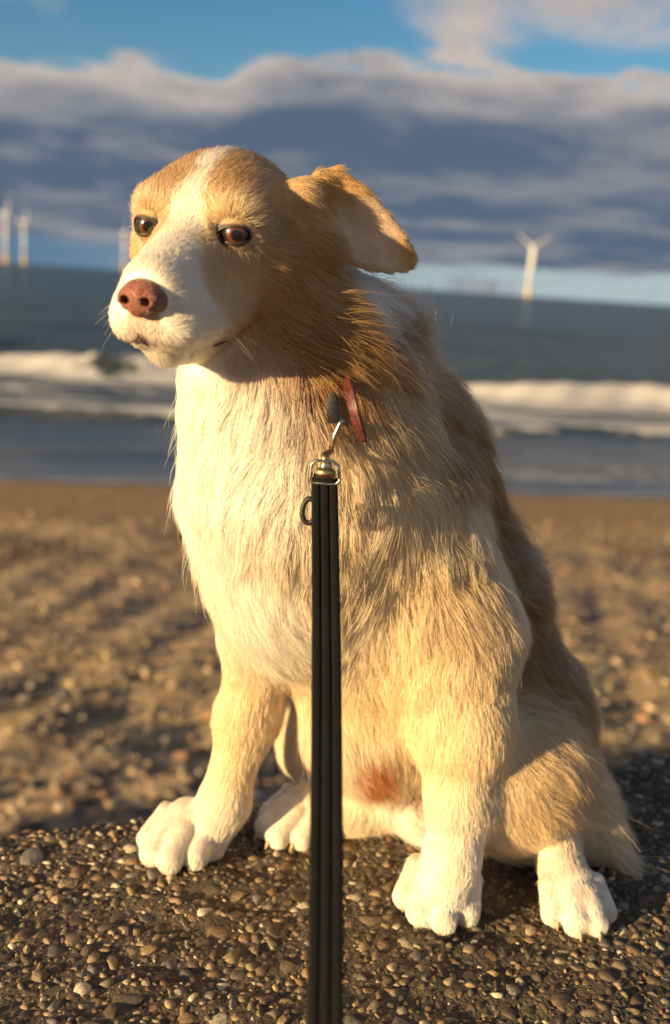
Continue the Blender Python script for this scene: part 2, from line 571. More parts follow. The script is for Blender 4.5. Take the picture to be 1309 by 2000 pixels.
def wob(p, f, s):
    """cheap smooth noise from sines"""
    a = RNG_FIX[s]
    out = 0
    for i in range(4):
        k = a[i, :3] * f * (1.0 + 0.6 * i)
        out = out + np.sin(p @ k + a[i, 3] * 6.28) / (1 + 0.5 * i)
    return out / 2.4


from mathutils.bvhtree import BVHTree
BVH = BVHTree.FromPolygons([tuple(v) for v in BODY_V], [tuple(int(i) for i in q) for q in BODY_Q])


def on_dog(x, y, off=0.0):
    """the dog's skin at a point of the photo, lifted by off metres"""
    d = unit(ray(x, y))
    h_, n_, _, _ = BVH.ray_cast(Vector(C_POS), Vector(d))
    if h_ is None:
        h_, n_, _, _ = BVH.find_nearest(Vector(at(x, y, 0.92)))
    return V(*h_) + unit(V(*n_)) * off, unit(V(*n_))


RNG_FIX = np.random.default_rng(5).normal(0, 1, (24, 4, 4))


def sst(x, a, b):
    t = np.clip((x - a) / (b - a), 0, 1)
    return t * t * (3 - 2 * t)


def lerp(a, b, t):
    return a + (b - a) * t[:, None]


def coat_at(p):
    """where p lies on the dog: flow of the hair, its length, its lift and the colour of the coat, painted flank shade included"""
    keep = [q for q in PR if not q['sub']]
    D = np.stack([sdf_prim(q, p) for q in keep], 1)
    D -= D.min(1, keepdims=True)
    wgt = np.exp(-D / 0.011)
    wgt /= wgt.sum(1, keepdims=True)
    flow = wgt @ np.stack([q['flow'] for q in keep])
    L = wgt @ np.array([q['L'] for q in keep])
    lift = wgt @ np.array([q['lift'] for q in keep])
    col = wgt @ np.array([q['col'] for q in keep])
    h = (p - HO) @ HR
    x, y, z = h[:, 0], h[:, 1], h[:, 2]
    head = sst(np.linalg.norm(h * V(1, .8, 1), axis=1), 0.125, 0.10) * sst(y + z * .3, -0.075, -0.03)
    jit = wob(p, 90, 0) * 0.004 + RNG.normal(0, 0.0022, len(p))
    # tan mask of the head, white blaze, white muzzle and chin, pale rings round the eyes
    hcol = np.tile(V(*TAN), (len(p), 1))
    hcol = lerp(hcol, V(*FAWN), sst(wob(p, 45, 1), -.2, .8))
    hcol = lerp(hcol, V(*CREAM), 0.55 * sst(y, 0.02, 0.07))
    for e in EYES:
        hcol = lerp(hcol, V(0.64, 0.49, 0.30), 0.7 * sst(np.linalg.norm(p - e, axis=1), 0.030, 0.016))
    wb = np.interp(y, [-.08, -0.02, 0.03, 0.06, 0.08, 0.094, 0.108, 0.118], [0.003, 0.006, 0.0075, 0.0105, 0.0145, 0.022, 0.036, 0.08])
    blaze = sst(np.abs(x) + jit, wb + 0.003, wb - 0.003) * sst(z, -0.05, -0.03)
    chin = sst(y + jit + (-.055 - z) * .6, 0.082, 0.098)
    hcol = lerp(hcol, V(*WHITE), np.maximum(blaze, chin))
    throat = sst(z + jit * 2, -0.075, -0.09)
    hcol = lerp(hcol, V(*CREAM), 0.7 * throat)
    col = lerp(col, hcol, head)

    def spot(c, r, rgb, amt=1.0, soft=.5):
        d = np.linalg.norm(p - c, axis=1) + wob(p, 70, 3) * 0.006 + RNG.normal(0, 0.003, len(p))
        return amt * sst(d, r, r * (1 - soft)), V(*rgb)
    for args in SPOTS:
        a, rgb = spot(*args)
        col = lerp(col, rgb, a)
    for c, r, dr, al in FLOWS:
        a = sst(np.linalg.norm(p - c, axis=1), r, r * .35)
        flow = lerp(flow, unit(dr), a * .85)
        lift = lift + al * a
    for e in EYES:
        d = p - e
        a = sst(np.linalg.norm(d, axis=1), 0.027, 0.015)
        flow = lerp(flow, unit(d - HF * 0.004), a * .9)
    for c, r, dl in LONGER:
        L = L * (1 + dl * sst(np.linalg.norm(p - c, axis=1), r, r * .3))
    L = np.where(L > 0.016, 0.016 + (L - 0.016) * 0.66, L)
    return flow, L, lift, np.clip(col, 0.01, 0.9)


def sk(x, y):
    return on_dog(x, y)[0]


DTAN = (0.38, 0.19, 0.06)
SPOTS = [
    (sk(640, 600), 0.075, TAN, .95),
    (sk(560, 740), 0.060, DTAN, .9),
    (sk(655, 700), 0.055, DTAN, .9),
    (sk(500, 690), 0.035, TAN, .8),
    (sk(760, 605), 0.060, WHITE),
    (sk(800, 700), 0.060, (0.40, 0.24, 0.11), .9),
    (sk(880, 860), 0.065, (0.34, 0.18, 0.07), .9),
    (sk(800, 830), 0.055, (0.64, 0.49, 0.29)),
    (sk(960, 1010), 0.060, (0.34, 0.18, 0.07), .9),
    (sk(1000, 1120), 0.040, WHITE),
    (sk(1040, 1230), 0.060, (0.34, 0.19, 0.08), .85),
    (sk(900, 1180), 0.06, (0.55, 0.39, 0.22), .8),
    (sk(400, 880), 0.110, (0.87, 0.81, 0.71), .95),
    (sk(430, 1080), 0.095, (0.87, 0.81, 0.71), .95),
    (sk(890, 790), 0.055, (0.30, 0.155, 0.06), .85),  # back and flank, here and above: brown coat deepened by painted shade
    (sk(950, 900), 0.06, (0.30, 0.155, 0.06), .9),
    (sk(1030, 1050), 0.06, (0.30, 0.155, 0.06), .9),
    (sk(1070, 1180), 0.06, (0.30, 0.155, 0.06), .85),
    (sk(1100, 1330), 0.07, (0.34, 0.185, 0.075), .8),
    (sk(530, 1080), 0.035, (0.66, 0.48, 0.28), .5),
    (sk(520, 1240), 0.070, WHITE, .8),
    (sk(735, 1505), 0.034, (0.46, 0.12, 0.018), .95, .8),
    (sk(733, 1535), 0.028, (0.46, 0.12, 0.018), .95, .8),
    (sk(815, 1555), 0.016, (0.50, 0.27, 0.22), .7),
    (EA[3], 0.028, (0.62, 0.36, 0.11), .95),
    (EA[0] * .4 + EA[1] * .6, 0.026, (0.54, 0.33, 0.13), .9),
    (EA[7] * .6 + EA[5] * .2 + EA[2] * .2 + (EA[3] - EA[7]) * .15, 0.040, (0.72, 0.56, 0.40), .95),
]
LONGER = [(sk(800, 830), 0.06, 0.30), (sk(1000, 1120), 0.06, 0.6), (sk(640, 580), 0.06, 0.25), (sk(960, 1000), 0.05, 0.35),
          (EA[3], 0.08, -0.35), (sk(680, 730), 0.035, -0.45), (sk(650, 860), 0.030, -0.45)]
# where the coat stands away from the general lie: centre, reach, direction, extra lift
FLOWS = [(sk(800, 830), 0.075, V(1.0, 0.1, -0.15), 8), (sk(720, 940), 0.060, V(0.6, -0.3, -0.9), 6), (sk(1000, 1120), 0.07, V(1.0, 0.1, 0.25), 10),
         (sk(960, 1000), 0.06, V(0.8, 0.1, -0.6), 10), (sk(600, 620), 0.06, V(0.75, 0.4, -0.75), 8), (sk(820, 680), 0.05, V(0.4, 0.3, 0.6), 14),
         (sk(560, 790), 0.05, V(0.35, -0.2, -1.0), 8), (sk(450, 850), 0.09, V(-0.15, -0.2, -1.0), 0), (sk(560, 1250), 0.06, V(0.5, -.2, -0.9), 0),
         (sk(1050, 1380), 0.06, V(0.9, 0.0, -0.35), 4)]

EYE_R = []
for _s in (-1, 1):
    _o = unit(HF + 0.40 * _s * HX + 0.02 * HZ)     # each socket looks forward and a little outward
    _x = unit(HX - _o * (HX @ _o))
    EYE_R.append(np.stack([_x, np.cross(_o, _x) * np.sign(np.cross(_o, _x) @ HZ), _o], 1))
N_FUR = 1.2


def make_strands(extra_p, extra_n):
    tri_c = BODY_V[BT].mean(1)
    area = np.linalg.norm(BFN, axis=1) * 0.5
    flow, L, lift, col = coat_at(tri_c)
    for e, R3 in zip(EYES, EYE_R):                  # none in the eyes
        q = (tri_c - e) @ R3
        inn_ = -0.0024 * np.sign((e - HO) @ HX)
        area = np.where(((q[:, 0] - inn_) / 0.0142) ** 2 + ((q[:, 1] + .0002) / 0.0080) ** 2 + (q[:, 2] < 0) * 9 < 1, 0, area)
    h = (tri_c - HO) @ HR
    nose_d = np.linalg.norm((h - V(0, 0.140, -0.034)) / V(0.0185, 0.018, 0.0165), axis=1)
    area = np.where(nose_d < 1.0, 0, area)
    inn = (h[:, 1] > 0.120) & (np.abs(h[:, 2] + 0.0665) < 0.0017)
    for s_ in (-1, 1):
        inn |= np.linalg.norm((h - V(s_ * .050, .052, -.0665)) / V(1, 2.2, .8), axis=1) < 0.0045
    area = np.where(inn, 0, area)
    pad = np.linalg.norm((h - V(0, 0.137, -0.056)) / V(0.013, 0.016, 0.018), axis=1)
    area = area * np.where(pad < 1, 0.35, 1)
    dens = 5.0 / (np.maximum(L, 0.006) * np.interp(L, [0.006, 0.012, 0.04], [0.00030, 0.00036, 0.00042]))
    tow = unit(C_POS - tri_c)
    fac = (unit(BFN) * tow).sum(1)
    dens *= np.where(fac < -0.25, 0.45, 1.0) * N_FUR
    lam = area * dens
    cnt = RNG.poisson(lam)
    fi = np.repeat(np.arange(len(BT)), cnt)
    n = len(fi)
    r1, r2 = np.sqrt(RNG.random(n)), RNG.random(n)
    bc = np.stack([1 - r1, r1 * (1 - r2), r1 * r2], 1)
    t = BT[fi]
    p = (BODY_V[t] * bc[..., None]).sum(1)
    nr = unit((BVN[t] * bc[..., None]).sum(1))
    p = np.concatenate([p, extra_p])
    nr = np.concatenate([nr, extra_n])
    n = len(p)
    flow, L, lift, col = coat_at(p)
    L[-len(extra_p):] = 0.0055
    long_ = sst(L, 0.012, 0.03)
    # low-frequency swirl of the flow
    sw = np.stack([wob(p, 28, 6), wob(p, 28, 7), wob(p, 28, 8)], 1)
    sw2 = np.stack([wob(p, 85, 9), wob(p, 85, 10), wob(p, 85, 11)], 1)
    flow = unit(flow) + 0.42 * sw * (0.3 + long_[:, None]) + 0.22 * sw2
    tg = unit(flow - nr * (flow * nr).sum(1, keepdims=True))
    L = L * (1 + 0.22 * wob(p, 40, 12) * long_) * np.clip(RNG.normal(0.95, 0.16, n), 0.45, 1.5)
    fly = RNG.random(n) < 0.012
    L = np.where(fly & (long_ > .5), L * 1.45, L)
    # tufts: neighbouring hairs share a lean, a length and a direction
    for size, k in ((0.016, 1.0), (0.007, 0.6)):
        cl = np.floor((p + 0.3 * size * np.stack([wob(p, 160, 14), wob(p, 160, 15), wob(p, 160, 16)], 1)) / size).astype(np.int64)
        _, inv = np.unique((cl[:, 0] * 73856093) ^ (cl[:, 1] * 19349663) ^ (cl[:, 2] * 83492791), return_inverse=True)
        m = inv.max() + 1
        a = k * (0.25 + 0.75 * long_)
        L = L * (1 + 0.20 * a * RNG.normal(0, 1, m)[inv]).clip(.5, 1.6)
        lift = lift * (1 + 0.32 * a * RNG.normal(0, 1, m)[inv]).clip(.3, 2)
        tg = tg + 0.20 * a[:, None] * RNG.normal(0, 1, (m, 3))[inv]
    tg = unit(tg - nr * (tg * nr).sum(1, keepdims=True))
    lf = np.radians(np.clip(lift * (1 + 0.35 * wob(p, 55, 13)) + RNG.normal(0, 4, n) + np.where(fly, 14, 0), 4, 60))
    jit = RNG.normal(0, 1, (n, 3))
    d0 = unit(tg * np.cos(lf)[:, None] + nr * np.sin(lf)[:, None] + 0.13 * jit)
    K = 5
    s = np.linspace(0, 1, K)
    bend = (tg - nr * 0.16 + V(0, 0, -0.12)) - d0
    curl = RNG.normal(0, 1, (n, 3)) * np.where(fly, 0.22, 0.07)[:, None]
    P = p[:, None, :] + L[:, None, None] * (s[None, :, None] * d0[:, None, :] + 0.5 * (s ** 2)[None, :, None] * bend[:, None, :]
                                            + ((s ** 2) * (1 - 0.4 * s))[None, :, None] * curl[:, None, :])
    # clumps: hair tips near one another lean together
    for size, amt in ((0.0055, 0.26), (0.013, 0.17)):
        cell = np.floor((P[:, 2, :] + 0.25 * size * np.stack([wob(p, 300, 14), wob(p, 300, 15), wob(p, 300, 16)], 1)) / size).astype(np.int64)
        key = (cell[:, 0] * 73856093) ^ (cell[:, 1] * 19349663) ^ (cell[:, 2] * 83492791)
        _, inv = np.unique(key, return_inverse=True)
        m = np.bincount(inv)
        cen = np.stack([np.bincount(inv, P[:, -1, k]) / m for k in range(3)], 1)[inv]
        cen0 = np.stack([np.bincount(inv, P[:, 0, k]) / m for k in range(3)], 1)[inv]
        a = amt * (0.45 + 0.55 * long_) * np.where(fly, 0.1, 1) * RNG.uniform(.5, 1.3, n)
        off = (cen - cen0) * (L / (np.linalg.norm(cen - cen0, axis=1) + 1e-6))[:, None] + cen0 - P[:, -1, :]
        off = np.clip(off, -0.02, 0.02)
        P = P + (s ** 1.6)[None, :, None] * (off * a[:, None])[:, None, :]
    P[:, :, 2] = np.maximum(P[:, :, 2], 0.0015)
    col = np.clip(col * (1 + 0.10 * RNG.normal(0, 1, n) + 0.08 * wob(p, 120, 17))[:, None], 0.01, 0.92)
    rad = np.interp(L, [0.006, 0.012, 0.04], [0.00014, 0.00016, 0.00018])[:, None] * (1 - 0.75 * s ** 2)[None, :]
    rad = rad * np.where(fly, 0.75, 1.0)[:, None]
    return P, rad, col


def hair_object(name, P, rad, col, mat, parent):
    n, K = P.shape[:2]
    cu = bpy.data.hair_curves.new(name)
    cu.add_curves([K] * n)
    cu.attributes['position'].data.foreach_set('vector', np.ascontiguousarray(P, dtype=np.float32).ravel())
    ra = cu.attributes.get('radius') or cu.attributes.new('radius', 'FLOAT', 'POINT')
    ra.data.foreach_set('value', np.ascontiguousarray(rad, dtype=np.float32).ravel())
    ca = cu.attributes.new('coat', 'FLOAT_COLOR', 'CURVE')
    c4 = np.ones((n, 4), dtype=np.float32)
    c4[:, :3] = col
    ca.data.foreach_set('color', c4.ravel())
    cu.materials.append(mat)
    o = bpy.data.objects.new(name, cu)
    COL.objects.link(o)
    o.parent = parent
    o.matrix_parent_inverse = Matrix.Translation(-Vector(parent.location))
    o['kind'] = 'stuff'
    return o


DOG = tag(empty('dog', tuple(ground(700, 1700))), 'cream and tan dog with white blaze sitting on the pebbly wall', 'dog')

skin, nt, b = mat_new('coat_skin')
at_ = nt.n('ShaderNodeAttribute', attribute_name='coat')
nt.link(at_.outputs['Color'], b.inputs['Base Color'])
b.inputs['Roughness'].default_value = 0.8
b.inputs['Specular IOR Level'].default_value = 0.1
body_me = mesh_np('body', BODY_V, BODY_Q)
_c = coat_at(BODY_V)[3]
_h = (BODY_V - HO) @ HR
_lip = sst(np.abs(_h[:, 2] + 0.068), 0.0075, 0.002) * sst(_h[:, 1], 0.10, 0.125)
_c = lerp(_c * 0.9, V(0.16, 0.075, 0.05), _lip * .7)
_pad = sst(np.linalg.norm((_h - V(0, 0.136, -0.054)) / V(0.014, 0.02, 0.018), axis=1), 1.15, 0.8)
_c = lerp(_c, V(0.42, 0.21, 0.15), _pad * .8)
for _e in EYES:
    _c = lerp(_c, V(0.05, 0.028, 0.018), sst(np.linalg.norm(BODY_V - _e, axis=1), 0.0165, 0.0135))
set_col(body_me, 'coat', _c)
BODY = link('body', body_me, skin, DOG)

hair = bpy.data.materials.new('fur')
hair.use_nodes = True
nt = NT(hair.node_tree)
out = nt.n('ShaderNodeOutputMaterial')
at_ = nt.n('ShaderNodeAttribute', attribute_name='coat')
hb = nt.n('ShaderNodeBsdfHairPrincipled')
hb.parametrization = 'COLOR'
nt.link(at_.outputs['Color'], hb.inputs['Color'])
hb.inputs['Roughness'].default_value = 0.42
hb.inputs['Radial Roughness'].default_value = 0.55
hb.inputs['Random Roughness'].default_value = 0.2
db = nt.n('ShaderNodeBsdfDiffuse')
nt.link(at_.outputs['Color'], db.inputs['Color'])
mx = nt.n('ShaderNodeMixShader', i_0=0.5)
nt.link(hb.outputs[0], mx.inputs[1]); nt.link(db.outputs[0], mx.inputs[2])
nt.link(mx.outputs[0], out.inputs[0])
# ------------------------------------------------------------------ eyes, lids, nose, claws, whiskers
def glossy(name, col, rough=0.25, coat=0.0, spec=0.5):
    m, nt, b = mat_new(name)
    b.inputs['Base Color'].default_value = (*col, 1)
    b.inputs['Roughness'].default_value = rough
    b.inputs['Coat Weight'].default_value = coat
    b.inputs['Coat Roughness'].default_value = 0.04
    b.inputs['Specular IOR Level'].default_value = spec
    return m


def cap(R, ang0, ang1, rings=8, seg=40):
    """a piece of a sphere round +Z, from polar angle ang0 to ang1"""
    vs, fs = [], []
    for i in range(rings + 1):
        a = ang0 + (ang1 - ang0) * i / rings
        for k in range(seg):
            b_ = 2 * math.pi * k / seg
            vs.append((R * math.sin(a) * math.cos(b_), R * math.sin(a) * math.sin(b_), R * math.cos(a)))
    for i in range(rings):
        for k in range(seg):
            l = (k + 1) % seg
            fs.append((i * seg + k, (i + 1) * seg + k, (i + 1) * seg + l, i * seg + l))
    return vs, fs


m_ball = glossy('eye_dark', (0.018, 0.011, 0.008), 0.12, 1.0)
m_pup = glossy('pupil_black', (0.004, 0.003, 0.003), 0.06, 1.0)
m_iris, nt, b = mat_new('iris_amber')
tcn = nt.n('ShaderNodeTexCoord').outputs['Object']
nz = noise(nt, tcn, 900, 4, .6)
nt.link(nt.mix(nz, (0.042, 0.013, 0.0045), (0.15, 0.048, 0.014)), b.inputs['Base Color'])
b.inputs['Roughness'].default_value = 0.2
b.inputs['Coat Weight'].default_value = 1.0
b.inputs['Coat Roughness'].default_value = 0.03
m_lid, nt, b = mat_new('eyelid_skin')
nt.link(nt.n('ShaderNodeAttribute', attribute_name='coat').outputs['Color'], b.inputs['Base Color'])
b.inputs['Roughness'].default_value = 0.5
LID_P, LID_N = [], []
ER = 0.0112
for s, e in zip((-1, 1), EYES):
    R3 = EYE_R[(s + 1) // 2]
    v, f = cap(ER, 0.0, math.pi, 24, 40)
    eye = link('eye', mesh_py('eye', np.array(v) @ R3.T + e, f), m_ball, DOG)
    gz = unit(HF * 1.0 + 0.10 * s * HX + 0.34 * HX + 0.03 * HZ)
    gx = unit(np.cross(HZ, gz)); gy = np.cross(gz, gx)
    G3 = np.stack([gx, gy, gz], 1)
    v, f = cap(ER + 0.0003, 0.0, 0.64, 10, 48)
    link('iris', mesh_py('iris', np.array(v) @ G3.T + e, f), m_iris, eye)
    v, f = cap(ER + 0.0005, 0.0, 0.35, 6, 40)
    link('pupil', mesh_py('pupil', np.array(v) @ G3.T + e, f), m_pup, eye)
    # lids: a shell over the ball with an almond opening, dark at the rim
    NS, NR = 64, 12
    vs, cs_ = [], []
    inner = -s                                              # towards the nose
    for j in range(NS):
        a = 2 * math.pi * j / NS
        cu, su = math.cos(a), math.sin(a)
        up = su > 0
        ux = 0.0112 * cu + inner * 0.0008
        uy = (0.0050 if up else -0.0051) * abs(su) ** 0.9 - 0.0010 * (cu * inner > 0) * abs(cu) ** 3
        for i in range(NR):
            w_ = i / (NR - 1)
            ox, oy = 0.0165 * cu + inner * 0.002, 0.0125 * su
            x_, y_ = ux + (ox - ux) * w_, uy + (oy - uy) * w_
            rr_ = math.hypot(x_, y_)
            Rl = ER + 0.0010 + 0.0005 * math.sin(min(1, w_ * 2.5) * math.pi)
            z_ = math.sqrt(max(Rl * Rl - rr_ * rr_, 0)) if rr_ < Rl * .8 else Rl * .6 - (rr_ - Rl * .8) * 0.75
            if i == 0:
                z_ -= 0.0010
            pt = e + R3 @ V(x_, y_, z_)
            vs.append(pt)
            dk = sst(np.array([w_]), 0.20, 0.60)[0]
            dk *= 1 - sst(np.array([cu * inner]), 0.35, 0.75)[0] * (1 - sst(np.array([w_]), 0.75, 1.0)[0])
            cs_.append(V(0.022, 0.012, 0.008) * (1 - dk) + V(0.42, 0.28, 0.15) * dk)
            if w_ > 0.5 and cu * inner < 0.5:
                for _ in range(3):
                    LID_P.append(pt + RNG.normal(0, 0.0006, 3)); LID_N.append(unit(pt - e))
    fs = []
    for j in range(NS):
        k = (j + 1) % NS
        for i in range(NR - 1):
            fs.append((j * NR + i, k * NR + i, k * NR + i + 1, j * NR + i + 1))
    me = mesh_py('eyelid', vs, fs)
    set_col(me, 'coat', np.array(cs_))
    link('eyelid', me, m_lid, DOG)

# nose: its own small field, in head axes
_save = PR
PR = []
NZ = V(0, 0.1395, -0.0335)


def ne(c, r, k=0.004, sub=False):
    ell(NZ + V(*c), r, None, k, sub=sub)


def ncone(a, b_, ra, rb, k=0.0025, sub=False):
    cone(NZ + V(*a), NZ + V(*b_), ra, rb, k, sub=sub)


ne((0, -0.002, 0.0030), (0.0150, 0.0145, 0.0105))
ne((0, 0.001, -0.0050), (0.0105, 0.0120, 0.0100), 0.005)
for s in (-1, 1):
    ne((s * 0.0092, 0.002, -0.0015), (0.0080, 0.0105, 0.0085), 0.003)
    ne((s * 0.0134, -0.003, -0.0026), (0.0052, 0.0095, 0.0078), 0.003)
for s in (-1, 1):
    ncone((s * 0.0074, 0.018, -0.0012), (s * 0.0092, 0.000, -0.0005), 0.0032, 0.0036, 0.002, True)
    ncone((s * 0.0085, 0.016, -0.0035), (s * 0.0165, 0.004, -0.0075), 0.0014, 0.0015, 0.002, True)
ncone((0, 0.0150, 0.0010), (0, 0.0125, -0.0160), 0.0009, 0.0012, 0.0022, True)
nax = tuple(np.arange(a, b_, 0.00055, dtype=np.float32) for a, b_ in ((-0.024, 0.024), (0.108, 0.164), (-0.058, -0.012)))
nv, nq = surface_nets(build_field(PR, nax), nax)
PR = _save
nose_m, nt, b = mat_new('nose_leather')
oc = nt.n('ShaderNodeTexCoord').outputs['Object']
blot = nt.sstep(noise(nt, oc, 130, 4, .6), .35, .7)
nt.link(nt.mix(blot, (0.36, 0.145, 0.098), (0.25, 0.088, 0.06)), b.inputs['Base Color'])
vor = nt.n('ShaderNodeTexVoronoi', feature='DISTANCE_TO_EDGE', i_Scale=620.0)
nt.link(oc, vor.inputs['Vector'])
bp = nt.n('ShaderNodeBump', i_Strength=1.0, i_Distance=0.0012)
nt.link(nt.sstep(vor.outputs['Distance'], 0.0, 0.22), bp.inputs['Height'])
nt.link(bp.outputs[0], b.inputs['Normal'])
b.inputs['Roughness'].default_value = 0.33
b.inputs['Subsurface Weight'].default_value = 0.15
b.inputs['Subsurface Radius'].default_value = (0.004, 0.0015, 0.001)
b.inputs['Subsurface Scale'].default_value = 0.5
NOSE = link('nose', mesh_np('nose', ((nv - NZ) * 0.91 + NZ) @ HR.T + HO, nq), nose_m, DOG)

m_lip = glossy('lip_skin', (0.10, 0.045, 0.033), 0.5)
for seg_ in (((271, 646), (273, 653), (266, 659), (256, 664)), ((273, 652), (281, 662), (294, 671)), ((412, 671), (424, 667), (440, 660))):
    q = [on_dog(x_, y_, 0.0026)[0] for x_, y_ in seg_]
    t_ = np.linspace(0, len(q) - 1, 14)
    q = np.stack([np.interp(t_, range(len(q)), np.array(q)[:, k]) for k in range(3)], 1)
    v, f = tube(q, 0.0008 * np.sin(np.linspace(.25, 2.9, 14)) + .0002, 8)
    link('lip', mesh_py('lip', v, f), m_lip, DOG)

m_claw = glossy('claw_horn', (0.40, 0.27, 0.17), 0.35)
for i_, (c, f_, s_) in enumerate(CLAWS):
    if i_ < 8:                                               # the front ones are nearly lost in the fur
        c, s_ = c - f_ * 0.0035, s_ * 0.8
    pth = [c - f_ * 0.005, c + f_ * 0.001 + V(0, 0, -0.001), c + f_ * 0.0045 * s_ + V(0, 0, -0.005), c + f_ * 0.0062 * s_ + V(0, 0, -0.0095)]
    pth = [V(q[0], q[1], max(q[2], 0.0022)) for q in pth]
    v, f = tube(pth, [.0024, .0023, .0018, .0007], 8)
    link('claw', mesh_py('claw', v, f), m_claw, DOG)

m_wh = glossy('whisker_hair', (0.75, 0.68, 0.58), 0.3)
for s in (-1, 1):
    for k in range(7):
        a = hl(s * RNG.uniform(.024, .031), RNG.uniform(.085, .118), RNG.uniform(-.056, -.040))
        L_ = RNG.uniform(.03, .055)
        d = unit(HX * s * 1.0 - HF * RNG.uniform(.3, .9) + HZ * RNG.uniform(-.75, .05))
        pth = [a + d * L_ * t + V(0, 0, -0.012) * t * t for t in np.linspace(-.1, 1, 7)]
        v, f = tube(pth, np.linspace(.00011, .00003, 7), 5)
        link('whisker', mesh_py('whisker', v, f), m_wh, DOG)

_P, _r, _col = make_strands(np.array(LID_P), np.array(LID_N))
print('strands', len(_P))
FUR = hair_object('fur', _P, _r, _col, hair, DOG)

# ------------------------------------------------------------------ collar and lead
def strap(path, nrm, width, thick, prof=None, wprof=None):
    """a flat strap along path; nrm = facing of its broad side; prof = list of (across -1..1, height)"""
    path = np.asarray(path, float)
    n = len(path)
    tan = unit(np.gradient(path, axis=0))
    nrm = np.broadcast_to(np.asarray(nrm, float), (n, 3))
    nrm = unit(nrm - tan * (nrm * tan).sum(1, keepdims=True))
    side = np.cross(tan, nrm)
    if prof is None:
        prof = [(-1, 0), (-.94, .5), (-.8, .62), (.8, .62), (.94, .5), (1, 0), (.9, -.5), (-.9, -.5)]
    w_ = np.ones(n) if wprof is None else np.asarray(wprof)
    vs = []
    for i in range(n):
        for (a, h_) in prof:
            vs.append(path[i] + side[i] * a * width / 2 * w_[i] + nrm[i] * h_ * thick)
    k = len(prof)
    fs = []
    for i in range(n - 1):
        for j in range(k):
            l = (j + 1) % k
            fs.append((i * k + j, i * k + l, (i + 1) * k + l, (i + 1) * k + j))
    fs.append(tuple(range(k)))
    fs.append(tuple(range((n - 1) * k, n * k))[::-1])
    return vs, fs


def leather(name, c0, c1, scale, rough=0.45, bump=0.0006):
    m, nt, b = mat_new(name)
    oc = nt.n('ShaderNodeTexCoord').outputs['Object']
    k = nt.sstep(noise(nt, oc, scale, 5, .65), .35, .68)
    nt.link(nt.mix(k, c0, c1), b.inputs['Base Color'])
    b.inputs['Roughness'].default_value = rough
    bp = nt.n('ShaderNodeBump', i_Strength=0.6, i_Distance=bump)
    nt.link(noise(nt, oc, scale * 2.5, 4, .6), bp.inputs['Height'])
    nt.link(bp.outputs[0], b.inputs['Normal'])
    return m


m_red = leather('red_leather', (0.028, 0.006, 0.005), (0.115, 0.022, 0.016), 420)
m_blackl = leather('black_leather', (0.006, 0.005, 0.005), (0.022, 0.018, 0.016), 500, 0.5)
m_web, nt, b = mat_new('black_webbing')
oc = nt.n('ShaderNodeTexCoord').outputs['Object']
nz1, nz2 = noise(nt, oc, 900, 3, .7), noise(nt, oc, 60, 4, .6)
nt.link(nt.mix(nt.math('MULTIPLY', nt.sstep(nz1, .45, .75), nt.sstep(nz2, .35, .7)), (0.0028, 0.0026, 0.0026), (0.014, 0.012, 0.010)), b.inputs['Base Color'])
b.inputs['Roughness'].default_value = 0.85
b.inputs['Specular IOR Level'].default_value = 0.2
bp = nt.n('ShaderNodeBump', i_Strength=0.8, i_Distance=0.0006)
nt.link(nz1, bp.inputs['Height']); nt.link(bp.outputs[0], b.inputs['Normal'])


def metal(name, col, rough=0.22):
    m, nt, b = mat_new(name)
    oc = nt.n('ShaderNodeTexCoord').outputs['Object']
    nt.link(nt.mix(nt.sstep(noise(nt, oc, 300, 4, .6), .4, .7), tuple(col), tuple(c * .6 for c in col)), b.inputs['Base Color'])
    b.inputs['Metallic'].default_value = 1.0
    b.inputs['Roughness'].default_value = rough
    return m


m_steel, m_brass = metal('clip_steel', (0.50, 0.46, 0.38), 0.3), metal('clip_brass', (0.36, 0.26, 0.14), 0.4)

c1, n1 = on_dog(655, 770, 0.009)
c2, n2 = on_dog(712, 692, 0.012)
COLLAR = tag(empty('dog_collar', tuple(c1)), 'dark red leather collar half sunk in the fur of the dog\'s neck', 'collar')
# the band: round the neck through the two places where the fur lets it show
pa_, pb_ = at(560, 640, 0.842), at(615, 790, 0.855)
axn = unit(pb_ - pa_)
cc_ = pa_ + axn * ((c1 - pa_) @ axn)
ex = unit((c1 - cc_)); ey = np.cross(axn, ex)
band = []
for k in range(73):
    a = 2 * math.pi * k / 72
    d = ex * math.cos(a) + ey * math.sin(a)
    o_ = cc_ + d * 0.25
    h_, nn_, _, _ = BVH.ray_cast(Vector(o_), Vector(-d), 0.25)
    r_ = np.linalg.norm(V(*h_) - cc_) if h_ is not None else 0.075
    band.append(min(r_, 0.105))
band = np.array(band)
for _ in range(6):
    band = np.convolve(np.concatenate([band[-4:-1], band, band[1:4]]), np.ones(7) / 7, 'valid')
path = [cc_ + (ex * math.cos(2 * math.pi * k / 72) + ey * math.sin(2 * math.pi * k / 72)) * (band[k] - 0.001) for k in range(73)]
nrm_ = [ex * math.cos(2 * math.pi * k / 72) + ey * math.sin(2 * math.pi * k / 72) for k in range(73)]
v, f = strap(path, np.array(nrm_), 0.016, 0.0028)
link('strap', mesh_py('strap', v, f), m_red, COLLAR)
